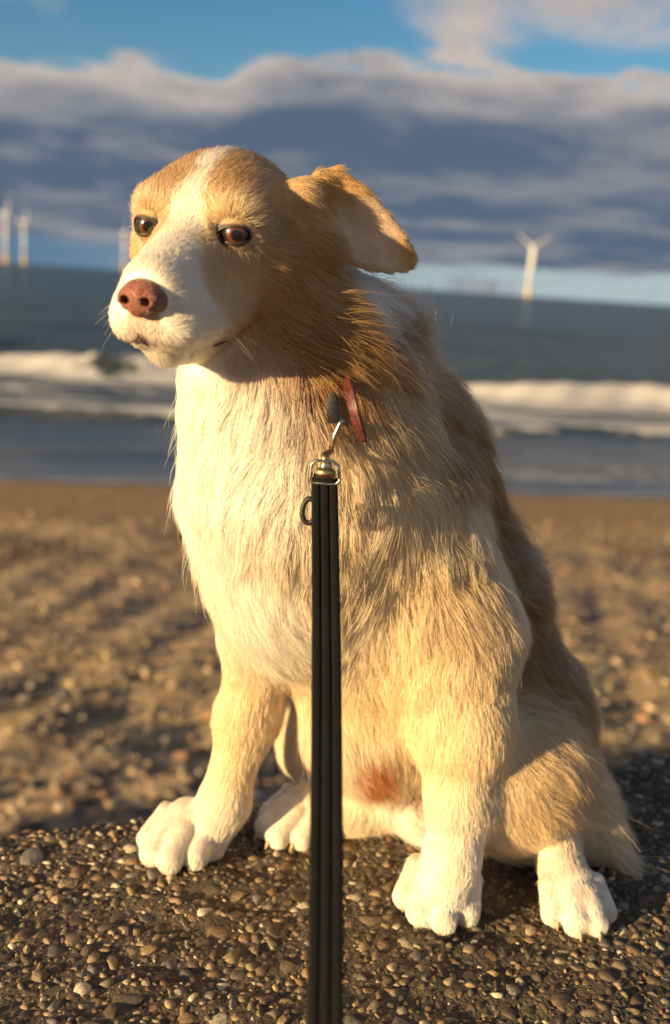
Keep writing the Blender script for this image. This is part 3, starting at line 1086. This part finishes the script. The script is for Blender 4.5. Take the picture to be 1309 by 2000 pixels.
# loose end of the strap, hanging forward of the fur
q = [on_dog(x, y, o_)[0] for x, y, o_ in ((672, 738, .002), (666, 762, .017), (664, 790, .027), (669, 815, .027), (677, 838, .026), (684, 859, .025))]
t_ = np.linspace(0, 5, 26)
q = np.stack([np.interp(t_, range(6), np.array(q)[:, k]) for k in range(3)], 1)
for _ in range(3):
    q[1:-1] = (q[:-2] + q[2:] + 2 * q[1:-1]) / 4
v, f = strap(q, unit(C_POS - q[10]) + V(-0.75, 0, 0.1), 0.0090, 0.0024, wprof=np.interp(np.linspace(0, 1, 26), [0, .6, .9, 1], [1.1, 1.0, .72, .25]))
link('strap_end', mesh_py('strap_end', v, f), m_red, COLLAR)
q = [on_dog(x, y, o_)[0] for x, y, o_ in ((642, 762, .002), (641, 785, .010), (641, 822, .012))]
v, f = strap(np.array(q), unit(C_POS - q[1]), 0.009, 0.003)
link('buckle_strap', mesh_py('buckle_strap', v, f), m_blackl, COLLAR)
q = [on_dog(x, y, o_)[0] for x, y, o_ in ((655, 812, .016), (650, 822, .016), (642, 845, .015), (637, 868, .015))]
v, f = tube(q, [.0022, .0022, .002, .002], 8)
link('ring', mesh_py('ring', v, f), m_steel, COLLAR)

TOP = on_dog(634, 930, 0.034)[0]
LEASH = tag(empty('dog_lead', tuple(TOP)), 'long black three-ridged lead running from the collar down past the foreground', 'lead')
BOT = at(635, 2000, 0.450)
fr = unit(V(0.02, -1, 0.42))


def lead_path():
    p0 = at(634, 936, TOP[1])
    d = BOT - p0
    ts = np.linspace(0, 1.0, 60)
    pts = [p0 + d * t + V(0.0012, 0, 0) * math.sin(t * 3.1) for t in ts]
    e = pts[-1]
    dd = unit(pts[-1] - pts[-2])
    for k in range(1, 40):                                   # out of the picture: over the near edge and down to the promenade
        dd = unit(dd + V(0, 0.0, -0.035))
        e = e + dd * 0.022
        if e[2] < -0.79:
            break
        pts.append(e)
    return np.array(pts)


lp = lead_path()
rp = []
for a in np.linspace(-1, 1, 37):
    ph = (a + 1) * 1.5
    u_ = (ph % 1.0) * 2 - 1 if a < 1 else 1.0
    rp.append((a, 0.30 + 0.85 * max(0.0, 1 - abs(u_) ** 3.2) ** 0.6))
rp += [(0.97, -0.5), (-0.97, -0.5)]
v, f = strap(lp, fr, 0.0198, 0.0022, rp)
link('strap', mesh_py('strap', v, f), m_web, LEASH)
# the sewn-over head of the strap, and the keeper loop at its left
q = np.array([at(633, y, TOP[1] - 0.0045) for y in np.linspace(925, 1010, 14)])
hp = [(-1, -.4), (-1, .4), (-.9, .75), (-.5, .9), (0, .95), (.5, .9), (.9, .75), (1, .4), (1, -.4)]
v, f = strap(q, fr, 0.0180, 0.0024, hp, np.interp(np.linspace(0, 1, 14), [0, .2, .45, .6, 1], [.86, 1.0, 1.10, 1.02, .98]))
link('strap_head', mesh_py('strap_head', v, f), m_web, LEASH)
kc = at(604, 998, TOP[1] - 0.002)
ka = np.linspace(0, 2 * math.pi, 28, endpoint=False)
kp = [kc + C_X * (0.0052 * math.cos(a)) + V(0, 0, 0.0095 * math.sin(a)) for a in ka]
v, f = tube(kp, 0.0021, 8, closed=True)
link('keeper_loop', mesh_py('keeper_loop', v, f), m_blackl, LEASH)
# metal: square frame, swivel drum, and the hook's shank up to the collar ring
Yc = TOP[1] - 0.0065
fx = [at(x, y, Yc) for x, y in ((609, 907), (606, 935), (612, 944), (657, 946), (664, 938), (661, 910), (650, 901), (618, 900))]
fp = np.array(fx + fx[:1])
t_ = np.linspace(0, 8, 64, endpoint=False)
fp = np.stack([np.interp(t_, range(9), fp[:, k]) for k in range(3)], 1)
v, f = tube(fp, 0.0013, 8, closed=True)
link('clip_frame', mesh_py('clip_frame', v, f), m_steel, LEASH)
a_, b_ = at(617, 922, Yc - .001), at(656, 926, Yc - .001)
v, f = tube([a_, (a_ + b_) / 2, b_], [.0036, .0042, .0036], 14)
link('clip_bar', mesh_py('clip_bar', v, f), m_brass, LEASH)
a_ = at(637, 912, Yc + .001)
v, f = tube([a_ + V(0, .006, 0), a_ + V(0, -.001, 0), a_ + V(0, -.0022, 0)], [.0046, .0046, .0022], 16)
link('swivel', mesh_py('swivel', v, f), m_steel, LEASH)
q = [at(637, 903, Yc + .003), at(634, 890, Yc + .008), on_dog(634, 876, .017)[0], on_dog(637, 862, .013)[0], on_dog(645, 846, .012)[0]]
v, f = tube(q, [.0034, .0030, .0022, .0020, .0018], 10)
link('clip_hook', mesh_py('clip_hook', v, f), m_brass, LEASH)

# ------------------------------------------------------------------ the wall of pebbly concrete
W_U, W_N = V(0.940, 0.342, 0), V(-0.342, 0.940, 0)      # along the wall / towards the sea
W_0 = V(0, 1.030, 0)                                      # a point on the seaward edge of the top


def wl(s, t, z=0.0):
    return W_0 + W_U * s + W_N * t + V(0, 0, z)


def ico(level):
    bm = bmesh.new()
    bmesh.ops.create_icosphere(bm, subdivisions=level, radius=1.0)
    v = np.array([x.co[:] for x in bm.verts])
    f = np.array([[y.index for y in x.verts] for x in bm.faces])
    bm.free()
    return v, f


ICO = {l: ico(l) for l in (1, 2, 3)}


def top_z(s, t):
    """height of the wall's worn top"""
    p = np.stack([s, t, 0 * s], -1)
    return 0.0065 * wob(p, 8, 18) + 0.0032 * wob(p, 32, 19) + 0.0014 * wob(p, 120, 3)


def stone_shape(v, k):
    """a rounded, slightly angular stone from a unit sphere"""
    r = np.random.default_rng(k)
    o = v.copy()
    for _ in range(9):                              # knock off a few flats
        d = unit(r.normal(0, 1, 3))
        h = r.uniform(0.36, 0.80)
        e = o @ d - h
        o = o - np.maximum(e, 0)[:, None] * d * 0.95
    return o * (1 + 0.05 * r.normal(0, 1, (len(o), 1)))


STONE_COL = np.array([(0.13, 0.088, 0.050), (0.19, 0.132, 0.075), (0.27, 0.20, 0.122), (0.15, 0.112, 0.072), (0.060, 0.046, 0.034), (0.10, 0.074, 0.048),
                      (0.14, 0.082, 0.045), (0.115, 0.10, 0.085), (0.22, 0.152, 0.078), (0.085, 0.058, 0.036), (0.36, 0.30, 0.21), (0.17, 0.122, 0.070)])

mortar, nt, b = mat_new('mortar')
tcn = nt.n('ShaderNodeTexCoord')
oc = tcn.outputs['Object']
c1 = nt.sstep(noise(nt, oc, 26, 6, .65), 0.35, 0.7)
c2 = nt.sstep(noise(nt, oc, 160, 4, .6), 0.38, 0.66)
cc = nt.mix(c1, (0.035, 0.026, 0.017), (0.10, 0.076, 0.05))
cc = nt.mix(nt.math('MULTIPLY', c2, 0.55), cc, (0.11, 0.085, 0.056))
nt.link(cc, b.inputs['Base Color'])
b.inputs['Roughness'].default_value = 0.9
vor = nt.n('ShaderNodeTexVoronoi', feature='F1', i_Scale=240.0)
nt.link(oc, vor.inputs['Vector'])
hgt = nt.math('ADD', nt.math('MULTIPLY', nt.sstep(vor.outputs['Distance'], 0.1, 0.6, 1, 0), 0.6), noise(nt, oc, 500, 5, .6))
bp = nt.n('ShaderNodeBump', i_Strength=0.8, i_Distance=0.0022)
nt.link(hgt, bp.inputs['Height'])
nt.link(bp.outputs[0], b.inputs['Normal'])


def stone_mat(name, source):
    m, nt, b = mat_new(name)
    oc = nt.n('ShaderNodeTexCoord').outputs['Object'] if source == 'attr' else nt.n('ShaderNodeNewGeometry').outputs['Position']
    if source == 'attr':
        base = nt.n('ShaderNodeAttribute', attribute_name='tone').outputs['Color']
    else:
        base = nt.n('ShaderNodeObjectInfo').outputs['Color']
    k = nt.math('ADD', nt.math('MULTIPLY', nt.sstep(noise(nt, oc, 420, 5, .65), .3, .7), 0.75), 0.58)
    sc = nt.n('ShaderNodeVectorMath', operation='SCALE')
    nt.link(base, sc.inputs[0]); nt.link(k, sc.inputs['Scale'])
    grime = nt.sstep(noise(nt, oc, 95, 4, .6), 0.52, 0.70)
    nt.link(nt.mix(nt.math('MULTIPLY', grime, 0.6), sc.outputs[0], (0.05, 0.038, 0.026)), b.inputs['Base Color'])
    b.inputs['Roughness'].default_value = 0.62
    b.inputs['Specular IOR Level'].default_value = 0.35
    bp = nt.n('ShaderNodeBump', i_Strength=0.5, i_Distance=0.0008)
    nt.link(noise(nt, oc, 600, 5, .6), bp.inputs['Height'])
    nt.link(bp.outputs[0], b.inputs['Normal'])
    return m


peb_mat, agg_mat = stone_mat('pebble_stone', 'obj'), stone_mat('aggregate_stone', 'attr')

prof = [(-0.66, -0.80), (-0.635, -0.40), (-0.615, -0.12), (-0.605, -0.055), (-0.590, -0.024), (-0.565, -0.006)]
prof += [(t, 0.0) for t in np.linspace(-0.54, -0.035, 104)] + [(-0.015, -0.004), (0.0, -0.014), (0.014, -0.034), (0.022, -0.07), (0.03, -0.15), (0.06, -0.8), (0.11, -2.3)]
prof = np.array(prof)
sa = np.concatenate([np.linspace(-9, -0.95, 90), np.linspace(-0.945, 0.95, 330), np.linspace(1.0, 9, 90)])
S_, I_ = np.meshgrid(sa, np.arange(len(prof)), indexing='ij')
T_, Z_ = prof[I_, 0], prof[I_, 1]
Z_ = Z_ + np.where(Z_ > -0.1, top_z(S_, T_), 0) + RNG.normal(0, 0.0006, Z_.shape)
T_ = T_ + np.where(Z_ < -0.01, 0.008 * wob(np.stack([S_, Z_, 0 * Z_], -1), 12, 20), 0)
vs = W_0 + S_[..., None] * W_U + T_[..., None] * W_N + Z_[..., None] * V(0, 0, 1)
n0, n1 = S_.shape
gi = np.arange(n0 * n1).reshape(n0, n1)
qs = np.stack([gi[:-1, :-1], gi[1:, :-1], gi[1:, 1:], gi[:-1, 1:]], -1).reshape(-1, 4)
WALL = link('sea_wall', mesh_np('sea_wall', vs.reshape(-1, 3), qs), mortar)
tag(WALL, 'low sea wall of rough brown pebbly concrete under the dog', 'wall')

# stones of the aggregate: the big ones first, then smaller ones into the gaps
big_px = [(245, 1948, .019), (226, 1785, .0125), (266, 1912, .013), (722, 1800, .018), (530, 1735, .009), (790, 1836, .012), (918, 1887, .0115),
          (548, 1790, .008), (150, 1792, .011), (330, 1870, .013), (370, 1985, .011), (430, 1990, .012), (700, 1905, .012), (300, 1700, .012),
          (125, 1812, .007), (455, 1830, .0085), (640, 1690, .008), (725, 1668, .008), (1085, 1900, .008), (1180, 1960, .010), (1000, 1960, .011),
          (520, 1950, .010), (60, 1940, .009), (1260, 1880, .008), (860, 1950, .009), (400, 1775, .010), (490, 1880, .007), (190, 1690, .008)]
cell, pl = {}, []
CS = 0.03


def try_put(s, t, r, k):
    ci, cj = int(math.floor(s / CS)), int(math.floor(t / CS))
    for i in (-1, 0, 1):
        for j in (-1, 0, 1):
            for (a, b_, c) in cell.get((ci + i, cj + j), ()):
                if (a - s) ** 2 + (b_ - t) ** 2 < (k * (c + r)) ** 2:
                    return False
    cell.setdefault((ci, cj), []).append((s, t, r))
    pl.append((s, t, r))
    return True


for x, y, r in big_px:
    g = ground(x, y) - W_0
    try_put(float(g @ W_U), float(g @ W_N), r, 0.7)
rr = np.sort(np.repeat(np.concatenate([RNG.uniform(.0120, .0220, 150), RNG.uniform(.0085, .0130, 700), RNG.uniform(.0058, .0090, 9000), RNG.uniform(.0036, .0060, 40000), RNG.uniform(.0020, .0038, 60000)]), 2))[::-1]
rr = rr * RNG.uniform(.97, 1.03, len(rr))
rs, rt = RNG.uniform(-1.75, 1.85, len(rr)), RNG.uniform(-0.60, 0.02, len(rr))
for s, t, r in zip(rs, rt, rr):
    if (abs(s) > 0.9 and r < 0.0036):
        continue
    try_put(float(s), float(t), float(r), 0.70 if r > .0058 else 0.62)
pl = np.array(pl)
print('wall stones', len(pl))
prof_s = prof[prof[:, 0].argsort()]
zt = np.interp(pl[:, 1], prof_s[:, 0], prof_s[:, 1]) + top_z(pl[:, 0], pl[:, 1])
ti = RNG.integers(0, len(STONE_COL), len(pl))
tone = STONE_COL[ti] * RNG.uniform(.8, 1.5, (len(pl), 1)) * (0.95 + 0.38 * wob(np.stack([pl[:, 0], pl[:, 1], 0 * pl[:, 0]], -1), 11, 13))[:, None]


def rotz(a):
    c, s = np.cos(a), np.sin(a)
    return np.array([[c, -s, 0], [s, c, 0], [0, 0, 1]])


inview = (np.abs(pl[:, 0]) < 0.62)
order = np.argsort(-np.where(inview, pl[:, 2], 0))
single = set(order[:300].tolist())
shapes3 = [mesh_np('pebble', stone_shape(ICO[2][0], 100 + k), ICO[2][1]) for k in range(14)]
for i in order[:300]:
    s, t, r = pl[i]
    o = link('pebble', shapes3[i % 14], peb_mat, WALL)
    el_ = RNG.uniform(0.68, 1.0)
    o.location = Vector(wl(s, t, zt[i] - r * 0.14))
    o.scale = (r, r * el_, r * RNG.uniform(.30, .45))
    o.rotation_euler = (RNG.normal(0, .16), RNG.normal(0, .16), RNG.uniform(0, 6.28))
    o.color = (*np.clip(tone[i] * 1.05, 0, 1), 1)
av, af, ac, off = [], [], [], 0
shp = {l: [stone_shape(ICO[l][0], 200 + k) for k in range(16)] for l in (1, 2)}
for i in range(len(pl)):
    if i in single:
        continue
    s, t, r = pl[i]
    l = 2 if r > 0.0034 and abs(s) < 0.8 else 1
    v = shp[l][i % 16] * V(r, r * (0.55 + 0.5 * ((i * 7919) % 97) / 97), r * (0.42 + 0.22 * ((i * 104729) % 89) / 89))
    a1, a2 = (i * 0.618) % 6.28, 0.3 * math.sin(i * 1.7)
    ca, sa_ = math.cos(a2), math.sin(a2)
    v = v @ np.array([[1, 0, 0], [0, ca, -sa_], [0, sa_, ca]]) @ rotz(a1)
    av.append(v + wl(s, t, zt[i] - r * 0.14))
    af.append(ICO[l][1] + off)
    off += len(v)
    ac.append(np.repeat(tone[i][None], len(v), 0))
me = mesh_np('aggregate', np.concatenate(av), np.concatenate(af))
set_col(me, 'tone', np.concatenate(ac))
tag(link('aggregate', me, agg_mat, WALL, False), kind='stuff')

# ------------------------------------------------------------------ promenade on the near side, beach on the far side
prom, nt, b = mat_new('promenade')
oc = nt.n('ShaderNodeTexCoord').outputs['Object']
nt.link(nt.mix(nt.sstep(noise(nt, oc, 3, 6, .6), .35, .7), (0.12, 0.10, 0.085), (0.20, 0.175, 0.15)), b.inputs['Base Color'])
b.inputs['Roughness'].default_value = 0.9
pv = np.array([wl(-30, -0.62, -0.8), wl(30, -0.62, -0.8), wl(30, -14, -0.8), wl(-30, -14, -0.8)])
tag(link('promenade', mesh_np('promenade', pv, np.array([[3, 2, 1, 0]])), prom), kind='structure')

S_E, S_M = V(0.984, 0.177, 0), V(-0.177, 0.984, 0)        # along the waterline / out to sea
SEA_Z, SHORE = -2.2, 13.17


def beach_z(e, m):
    z = np.interp(m, [-3, 3, 8, 11.5, SHORE, 20, 40], [-1.55, -1.75, -1.98, -2.10, SEA_Z, -2.45, -3.2])
    p = np.stack([e, m, 0 * e], -1)
    a = np.interp(m, [0, 8.5, 11.5, 13], [1, 1, .25, .08])
    return z + a * (0.035 * wob(p, 1.1, 21) + 0.022 * wob(p, 3.6, 22) + np.interp(m, [7.5, 10], [.026, .010]) * wob(p * V(.8, 1, 1), 11, 4))


sand, nt, b = mat_new('sand')
oc = nt.n('ShaderNodeTexCoord').outputs['Object']
sepn = nt.n('ShaderNodeSeparateXYZ'); nt.link(oc, sepn.inputs[0])
mm = nt.math('ADD', nt.math('MULTIPLY', sepn.outputs[0], -0.177), nt.math('MULTIPLY', sepn.outputs[1], 0.984))
n1_ = noise(nt, oc, 0.9, 6, .62)
n2_ = noise(nt, oc, 5.5, 5, .65)
n3_ = noise(nt, oc, 60, 3, .6)
dry = nt.mix(nt.sstep(n2_, .32, .68), (0.30, 0.19, 0.09), (0.58, 0.41, 0.20))
dark = nt.mix(nt.sstep(n2_, .35, .65), (0.18, 0.122, 0.08), (0.46, 0.32, 0.18))
zone = nt.math('ADD', nt.math('MULTIPLY', n1_, 1.0), nt.math('MULTIPLY', nt.sstep(mm, 10.4, 8.8), 0.20))
zone = nt.math('SUBTRACT', zone, nt.math('MULTIPLY', nt.sstep(mm, 7.5, 5.2), 0.17))
pat = nt.sstep(zone, 0.50, 0.66)
cs = nt.mix(pat, dry, dark)
n4_ = noise(nt, nt.n('ShaderNodeMapping', _out=0, i_0=oc, i_Scale=(0.7, 1.0, 1.0)), 9.0, 5, .6)
cs = nt.mix(nt.math('MULTIPLY', nt.sstep(n4_, .50, .62), .72), cs, (0.13, 0.098, 0.076))
cs = nt.mix(nt.math('MULTIPLY', nt.sstep(n4_, .46, .36), .45), cs, (0.70, 0.52, 0.28))
smooth_ = nt.sstep(mm, 10.0, 10.9)
cs = nt.mix(smooth_, cs, nt.mix(n2_, (0.25, 0.145, 0.065), (0.33, 0.20, 0.095)))
weed = nt.math('MULTIPLY', nt.math('MULTIPLY', nt.sstep(mm, 8.3, 8.9), nt.sstep(mm, 10.6, 9.7)), nt.sstep(n1_, 0.44, 0.60))
cs = nt.mix(nt.math('MULTIPLY', weed, 0.8), cs, (0.125, 0.060, 0.026))
wet = nt.sstep(nt.math('ADD', mm, nt.math('MULTIPLY', n1_, 0.8)), 13.0, 13.6)
cs = nt.mix(wet, cs, (0.10, 0.075, 0.055))
cs = nt.mix(nt.math('MULTIPLY', n3_, 0.35), cs, (0.12, 0.08, 0.045))
nt.link(cs, b.inputs['Base Color'])
nt.link(nt.sstep(wet, 0, 1, .95, .25), b.inputs['Roughness'])
bp = nt.n('ShaderNodeBump', i_Strength=0.7, i_Distance=0.05)
nt.link(nt.math('ADD', n2_, nt.math('MULTIPLY', n3_, .25)), bp.inputs['Height'])
nt.link(bp.outputs[0], b.inputs['Normal'])
ea = np.concatenate([np.linspace(-160, -14, 60), np.linspace(-13.8, 14, 560), np.linspace(14.5, 160, 60)])
ma = np.concatenate([np.linspace(-60, -2, 20), np.linspace(-1.9, 13.2, 300), np.linspace(13.4, 40, 50)])


def grid_mesh(name, ea, ma, zf):
    E_, M_ = np.meshgrid(ea, ma, indexing='ij')
    z = zf(E_, M_)
    v = E_[..., None] * S_E + M_[..., None] * S_M + z[..., None] * V(0, 0, 1)
    a, c = E_.shape
    gi = np.arange(a * c).reshape(a, c)
    q = np.stack([gi[:-1, :-1], gi[1:, :-1], gi[1:, 1:], gi[:-1, 1:]], -1).reshape(-1, 4)
    return mesh_np(name, v.reshape(-1, 3), q), E_, M_


def beach_full(e, m):
    z = beach_z(e, m)
    g = e[..., None] * S_E + m[..., None] * S_M - W_0
    t = g @ W_N
    return np.where(t < 0.0, np.minimum(z, -2.6), z)       # the beach ends under the wall


tag(link('beach_sand', grid_mesh('beach_sand', ea, ma, beach_full)[0], sand), kind='structure')

# shingle lying on the sand
N_ST = 26000
se, sm = RNG.uniform(-9, 9, N_ST), 3.2 + 7.8 * RNG.random(N_ST) ** 1.25
pp = np.stack([se, sm, 0 * se], -1)
keep = (wob(pp, 0.9, 2) + 0.5 * wob(pp, 2.6, 4) + RNG.normal(0, .35, N_ST)) > -0.15
keep &= ((se[:, None] * S_E + sm[:, None] * S_M - W_0) @ W_N) > 0.3
se, sm = se[keep], sm[keep]
sr = np.exp(RNG.normal(math.log(0.016), 0.42, len(se))).clip(0.009, 0.062)
sr = sr * np.interp(sm, [4.5, 7.5], [1.7, 1.0])
sz = beach_z(se, sm)
bv, bf, bc_, off = [], [], [], 0
beach_cols = np.array([(0.22, 0.165, 0.11), (0.10, 0.08, 0.07), (0.34, 0.26, 0.15), (0.06, 0.055, 0.055), (0.19, 0.11, 0.06), (0.28, 0.22, 0.15), (0.11, 0.09, 0.075)])
for i in range(len(se)):
    v = shp[1 if sr[i] < .03 else 2][i % 16] * V(sr[i], sr[i] * RNG.uniform(.6, 1), sr[i] * RNG.uniform(.4, .7)) @ rotz(RNG.uniform(0, 6.28))
    bv.append(v + se[i] * S_E + sm[i] * S_M + V(0, 0, sz[i] + sr[i] * .15))
    bf.append(ICO[1 if sr[i] < .03 else 2][1] + off)
    off += len(v)
    bc_.append(np.repeat((beach_cols[i % 7] * RNG.uniform(.8, 1.7))[None], len(v), 0))
me = mesh_np('shingle', np.concatenate(bv), np.concatenate(bf))
set_col(me, 'tone', np.concatenate(bc_))
tag(link('shingle', me, agg_mat), 'brown and grey beach stones scattered over the sand', 'stones', kind='stuff')

# ------------------------------------------------------------------ sea: swell, one breaker, a run of foam, the sheet of backwash
def ridge(m, c, back, front):
    d = m - c
    return np.where(d > 0, np.exp(-(d / back) ** 2), np.exp(-(d / front) ** 2))


def crest1(e):
    return 26.9 - 0.03 * e + 0.5 * np.sin(e * 0.33 + 1) + 0.25 * np.sin(e * 1.1)


def crest2(e):
    return 19.0 + 0.045 * e + 0.35 * np.sin(e * 0.5 + 2) + 0.18 * np.sin(e * 1.7)


def amp1(e):
    return 0.52 * (0.62 + 0.38 * np.sin(e * 0.42 + 2.3)) * np.where(np.abs(e + 4.2) < 2.2, 0.8, 1.0)


def sea_z(e, m):
    p = np.stack([e, m, 0 * e], -1)
    z = SEA_Z + amp1(e) * ridge(m, crest1(e), 1.7, 0.75)
    z = z + 0.16 * ridge(m, crest2(e), 1.4, 0.35) + 0.05 * ridge(m, 15.4 + .3 * np.sin(e * .4), .8, .3)
    deep = sst(m, 17, 30)
    z = z + deep * (0.30 * ridge(m, 37 + 0.8 * np.sin(e * .2), 3, 2) + 0.25 * ridge(m, 50 + np.sin(e * .15 + 2), 4, 3) + 0.3 * ridge(m, 70 + 1.5 * np.sin(e * .1), 6, 4))
    z = z + (0.012 + 0.06 * deep) * wob(p * V(.55, 1, 1), 1.6, 5) * sst(m, SHORE, 16) + deep * 0.10 * wob(p * V(.4, 1, 1), 0.45, 23)
    z = z + 0.05 * ridge(m, crest1(e) - 0.2, 1.0, 1.6) * wob(p, 6, 12)
    return z


ea = np.concatenate([-np.geomspace(12000, 23, 34), np.linspace(-22, 22, 240), np.geomspace(23, 12000, 34)])
ma = np.concatenate([np.linspace(12.9, 31, 190), np.linspace(31.2, 90, 130), np.geomspace(92, 24000, 60)])
me, E_, M_ = grid_mesh('sea', ea, ma, sea_z)
p = np.stack([E_, M_, 0 * E_], -1)
lace = wob(p * V(.7, 1, 1), 2.4, 6) * .5 + wob(p * V(.6, 1, 1), 5.5, 7) * .5
lace3 = wob(p * V(.35, 1, 1), 1.1, 8)
gap = 1 - 0.9 * np.exp(-((E_ + 1.3) / 0.9) ** 2)
foam = sst(M_ - crest1(E_), 0.55, 0.05) * sst(M_ - crest1(E_), -2.1, -1.0) * sst(lace + gap * 1.1 + amp1(E_) * .7, 0.4, 1.15)
between = sst(M_, crest2(E_) - 0.15, crest2(E_) + 0.1) * sst(M_, crest1(E_) + .1, crest1(E_) - .8)
foam = np.maximum(foam, between * sst(lace + 0.5 * lace3 + .10, -0.25, 0.75) * 0.88)
foam = np.maximum(foam, sst(M_ - crest2(E_), -0.42, -0.2) * sst(M_ - crest2(E_), 1.1, 0.2) * sst(lace + .6 * lace3, -0.75, 0.35))
foam = np.maximum(foam, 0.42 * sst(lace + .7 * lace3, 0.15, 0.9) * sst(M_, 13.4, 14.5) * sst(M_, crest2(E_), crest2(E_) - 1))
foam = np.maximum(foam, 0.5 * ridge(M_, SHORE + .15 + .15 * np.sin(E_ * .9), .18, .1))
at_f = me.attributes.new('foam', 'FLOAT', 'POINT')
at_f.data.foreach_set('value', np.ascontiguousarray(foam.ravel(), dtype=np.float32))
water, nt, b = mat_new('sea_water')
oc = nt.n('ShaderNodeTexCoord').outputs['Object']
sepn = nt.n('ShaderNodeSeparateXYZ'); nt.link(oc, sepn.inputs[0])
mm = nt.math('ADD', nt.math('MULTIPLY', sepn.outputs[0], -0.177), nt.math('MULTIPLY', sepn.outputs[1], 0.984))
fo = nt.n('ShaderNodeAttribute', attribute_name='foam').outputs['Fac']
mp = nt.n('ShaderNodeMapping', i_Scale=(0.45, 1.0, 1.0), i_Rotation=(0, 0, -0.178)); nt.link(oc, mp.inputs[0])
nf = noise(nt, mp.outputs[0], 5.0, 6, .65)
nb = noise(nt, mp.outputs[0], 1.3, 6, .62)
fm = nt.sstep(nt.math('ADD', fo, nt.math('MULTIPLY', nt.math('SUBTRACT', nf, 0.5), 0.75)), 0.22, 0.72)
deepc = nt.mix(nt.sstep(mm, 30, 140), (0.050, 0.062, 0.066), (0.018, 0.042, 0.052))
deepc = nt.mix(nt.sstep(mm, 21, 14), deepc, (0.115, 0.100, 0.088))
streak = nt.sstep(noise(nt, mp.outputs[0], 0.22, 5, .6), .42, .66)
deepc = nt.mix(nt.math('MULTIPLY', streak, .8), deepc, (0.012, 0.026, 0.034))
wat = b
nt.link(deepc, wat.inputs['Base Color'])
wat.inputs['Roughness'].default_value = 0.22
wat.inputs['IOR'].default_value = 1.33
bp = nt.n('ShaderNodeBump', i_Strength=1.0)
nt.link(nt.sstep(mm, 14, 40, 0.04, 0.9), bp.inputs['Distance'])
nt.link(nb, bp.inputs['Height'])
nt.link(bp.outputs[0], wat.inputs['Normal'])
fb = nt.n('ShaderNodeBsdfDiffuse', i_Color=(0.52, 0.50, 0.48, 1))
mx = nt.n('ShaderNodeMixShader')
nt.link(fm, mx.inputs[0]); nt.link(wat.outputs[0], mx.inputs[1]); nt.link(fb.outputs[0], mx.inputs[2])
nt.link(mx.outputs[0], [n for n in nt.t.nodes if n.type == 'OUTPUT_MATERIAL'][0].inputs[0])
tag(link('sea', me, water), kind='structure')

# ------------------------------------------------------------------ wind turbines out at sea
def paint(name, col, rough=0.5):
    m, nt, b = mat_new(name)
    oc = nt.n('ShaderNodeTexCoord').outputs['Object']
    k = nt.sstep(noise(nt, oc, 0.3, 4, .6), 0.3, 0.75, 0.0, 0.25)
    nt.link(nt.mix(k, tuple(col), tuple(c * 0.75 for c in col)), b.inputs['Base Color'])
    b.inputs['Roughness'].default_value = rough
    return m


t_white, t_yell = paint('turbine_paint', (0.72, 0.72, 0.70)), paint('turbine_yellow', (0.75, 0.50, 0.06))


def blade_mesh(L):
    vs, fs = [], []
    st = [(0, 1.0, 1.0, 0), (.05, 1.0, 1.0, 0), (.2, 2.6, .7, .35), (.45, 2.1, .5, .2), (.75, 1.5, .35, .08), (.97, .4, .1, 0), (1, .08, .04, 0)]
    for f, c, th, tw in st:
        for k in range(8):
            a = k * math.pi / 4
            x, y = math.cos(a) * c - c * .2, math.sin(a) * th
            vs.append((x * math.cos(tw) - y * math.sin(tw), x * math.sin(tw) + y * math.cos(tw), f * L))
    for i in range(len(st) - 1):
        for k in range(8):
            l = (k + 1) % 8
            fs.append((i * 8 + k, i * 8 + l, i * 8 + 8 + l, i * 8 + 8 + k))
    fs.append(tuple(range(48, 56)))
    return mesh_py('blade', vs, fs)


def turbine(px, py, D, yaw, spin, label, hub_h=80.0, L=36.0):
    g = at(px, py, D)
    base = Vector((g[0], g[1], SEA_Z - 0.5))
    root = tag(empty('wind_turbine', base), label, 'wind turbine', 'wind turbines standing out at sea')
    rot = Matrix.Rotation(yaw, 4, 'Z')

    def add(name, vs, fs, mat, mtx=Matrix.Identity(4), sm=True):
        o = link(name, mesh_py(name, vs, fs) if fs is not None else vs, mat, None, sm)
        o.parent = root
        o.matrix_basis = mtx
        return o
    v, f = tube([(0, 0, 0), (0, 0, 14)], [2.9, 2.9], 20); add('transition_piece', v, f, t_yell)
    v, f = tube([(0, 0, 14), (0, 0, 14.6)], [4.2, 4.2], 20); add('platform', v, f, t_yell)
    v, f = tube([(0, 0, 14.6), (0, 0, 45), (0, 0, hub_h - 1.5)], [2.4, 2.1, 1.45], 20); add('tower', v, f, t_white)
    v, f = tube([(0, -3.6, hub_h), (0, -2.5, hub_h), (0, 5.5, hub_h + .2), (0, 7, hub_h + .2)], [1.3, 1.9, 2.0, 1.4], 12); add('nacelle', v, f, t_white, rot)
    v, f = tube([(0, -6.4, hub_h), (0, -5.4, hub_h), (0, -3.6, hub_h)], [.3, 1.35, 1.6], 14); add('hub', v, f, t_white, rot)
    bm_ = blade_mesh(L)
    for k in range(3):
        add('blade', bm_, None, t_white, rot @ Matrix.Translation((0, -5.0, hub_h)) @ Matrix.Rotation(spin + k * 2.0944, 4, 'Y'))
    return root


turbine(1030, 578, 1640, 0.35, 1.05, 'lone wind turbine beyond the dog\'s ear with two blades raised in a vee', L=38)
turbine(11, 505, 1650, 1.75, 0.03, 'taller of the two wind turbines at the left edge, its blades nearly edge on')
turbine(47, 508, 1950, 1.75, 0.10, 'shorter wind turbine close right of the taller one at the left edge')
turbine(243, 523, 2150, 1.35, 0.0, 'wind turbine half hidden behind the brow of the dog')
